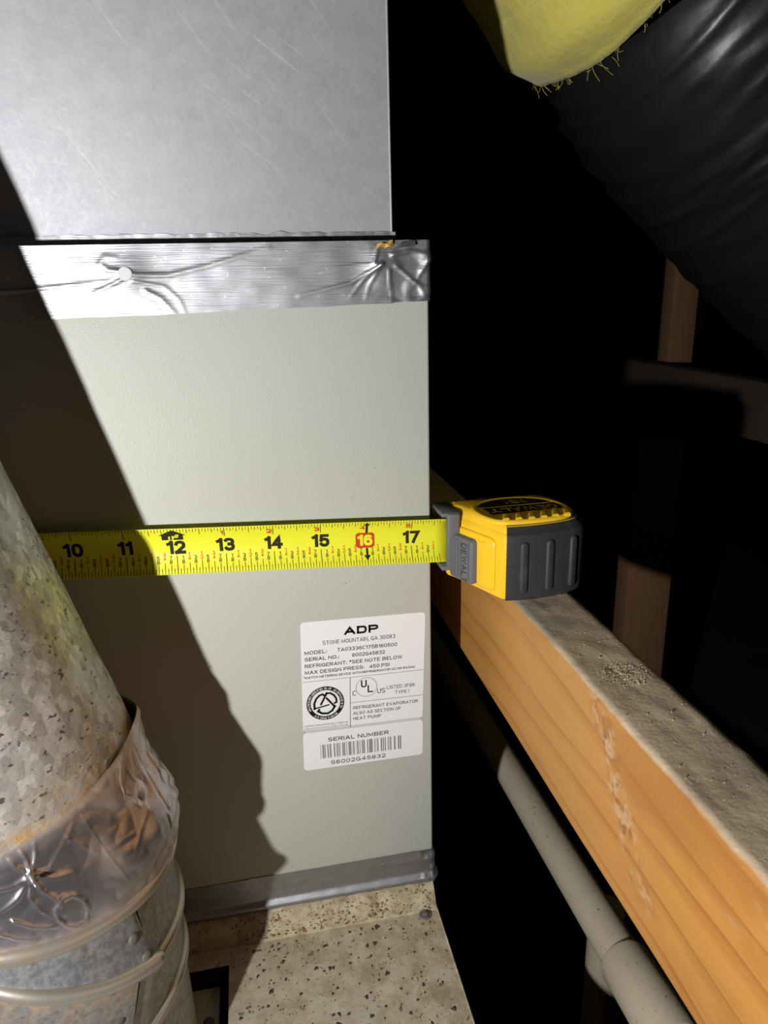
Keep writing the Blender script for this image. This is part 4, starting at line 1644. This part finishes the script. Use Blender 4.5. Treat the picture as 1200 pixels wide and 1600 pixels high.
def r_sleeve(s, th, p):
    d = 0
    for (s0, t0, w, skew, h, ws) in WR:
        dt = (th - t0 + math.pi) % (2 * math.pi) - math.pi
        if abs(dt) > w * 2:
            continue
        ds = s - s0 - skew * dt - .012 * math.sin(dt * 2.3 + t0)
        if abs(ds) > ws * 2.5:
            continue
        d += h * math.exp(-(ds / ws) ** 2) * math.exp(-(dt / w) ** 2)
    d += .003 * noise.noise(p * 7) + .0005 * noise.noise(p * 30)
    gather = -.012 * math.exp(-s / .035)
    return .149 + d + gather, 0.0


v, fc = duct_surface(path, r_sleeve, 200)
sl_ = mesh_obj('black_sleeve', v, fc, 'sleeve', duct, True, 0)
sl_['label'] = 'wrinkled shiny black plastic sleeve'

path2 = resample([tuple(p) for p in catmull([(.625, .19, .60)] + AXIS[:4], 12)], 60, False)
path2 = path2[:52]


def r_fibre(s, th, p):
    e = smoothstep(.86, 1.0, s)
    return .166 + .004 * noise.noise(p * 22) + .0022 * noise.noise(p * 60) - .018 * e * e, .006 * noise.noise(p * 14) * smoothstep(.7, 1, s) + .050 * (math.sin(th) - .75) * smoothstep(.3, 1, s)


v, fc = duct_surface(path2, r_fibre, 120)
# turn the blanket edge inwards
n = 120
last = len(v) - n
cen = sum((Vector(q) for q in v[last:]), Vector()) / n
base = len(v)
for k in range(n):
    v.append(cen + (Vector(v[last + k]) - cen) * .80)
fc += [(last + k, last + (k + 1) % n, base + (k + 1) % n, base + k) for k in range(n)]
fib = mesh_obj('yellow_insulation', v, fc, 'fibre', duct, True, 0)
fib['label'] = 'fluffy yellow fibreglass insulation collar'
# loose fibres along the blanket edge
fv, ff = [], []
rf = random.Random(4)
for q in range(150):
    k = rf.randrange(n)
    p = Vector(v[last + k]) + Vector((rf.uniform(-.002, .002), rf.uniform(-.002, .002), rf.uniform(-.002, .002)))
    d = ((p - cen).normalized() * rf.uniform(-.2, .9) + Vector((.45, -.1, -.75)) + Vector((rf.gauss(0, .5), rf.gauss(0, .5), rf.gauss(0, .5)))).normalized()
    L = rf.uniform(.003, .008)
    bend = Vector((rf.gauss(0, 1), rf.gauss(0, 1), rf.gauss(0, 1))) * L * .4
    pp = [p + d * L * t + bend * t * t for t in (0, .35, .7, 1)]
    vv_, ff_ = sweep(pp, .00014, 3, cap=False)
    o_ = len(fv)
    fv += vv_
    ff += [tuple(i + o_ for i in g) for g in ff_]
lo = mesh_obj('loose_fibres', fv, ff, 'fibre', fib, False)
lo['kind'] = 'stuff'

# ------------------------------------------------------------------ PVC drain
pvc = thing('drain_pipe', (.56, .0, -.33), 'pale dusty plastic drain pipe with a coupling running below the beam', 'pipe')
PV0, PV1 = Vector((.562, .62, -.352)), Vector((.553, -.40, -.2925))
d_ = (PV1 - PV0)
v, fc = sweep([PV0 + d_ * t for t in (0, .25, .5, .75, 1)], .0134, 28)
mesh_obj('pipe_run', v, fc, 'pvc', pvc)


def at_y(y):
    return PV0 + d_ * ((y - PV0.y) / d_.y)


def lathe_along(name, y0, y1, prof, mat, parent):
    P = [at_y(y0 + (y1 - y0) * t) for t, r in prof]
    v, fc = sweep(P, lambda i: prof[i][1], 32)
    return mesh_obj(name, v, fc, mat, parent, True, 35)


lathe_along('coupling', -.056, -.114, [(0, .0138), (.001, .0160), (.04, .0168), (.96, .0168), (.995, .0160), (1, .0138)], 'pvc', pvc)
lathe_along('glue_line', -.1138, -.1153, [(0, .0138), (.2, .0146), (.8, .0146), (1, .0138)], 'black_void', pvc)

vp = thing('standpipe', (.585, .02, FZ), 'upright plastic pipe stub dropping below the drain pipe', 'pipe')
v, fc = sweep([(.590, .024, -.36), (.590, .024, -.5), (.590, .024, -.8), (.590, .024, FZ)], .0136, 28)
mesh_obj('pipe_run', v, fc, 'pvc', vp)

# ------------------------------------------------------------------ framing lumber in the dark
def lumber(name, x0, x1, y0, y1, z0, z1, label, cat):
    o = bm_obj(name, box_bm(x0, x1, y0, y1, z0, z1, .003, 2), 'framing', None)
    tag(o, label, cat)
    return o


lumber('wooden_post', .940, 1.020, .62, .658, FZ, -.135, 'upright brown wooden post beyond the beam, lit only near its middle', 'post')
lumber('wooden_stud', 1.153, 1.206, .90, .938, FZ, 1.34, 'narrow wooden stud peeking out under the black duct', 'post')
jo = bm_obj('wooden_joist', box_bm(1.108, 1.146, .42, 3.19, -.134, -.044, .003, 2), 'boards', None)
tag(jo, 'dark wooden joist in the shadows above the lit post', 'beam')
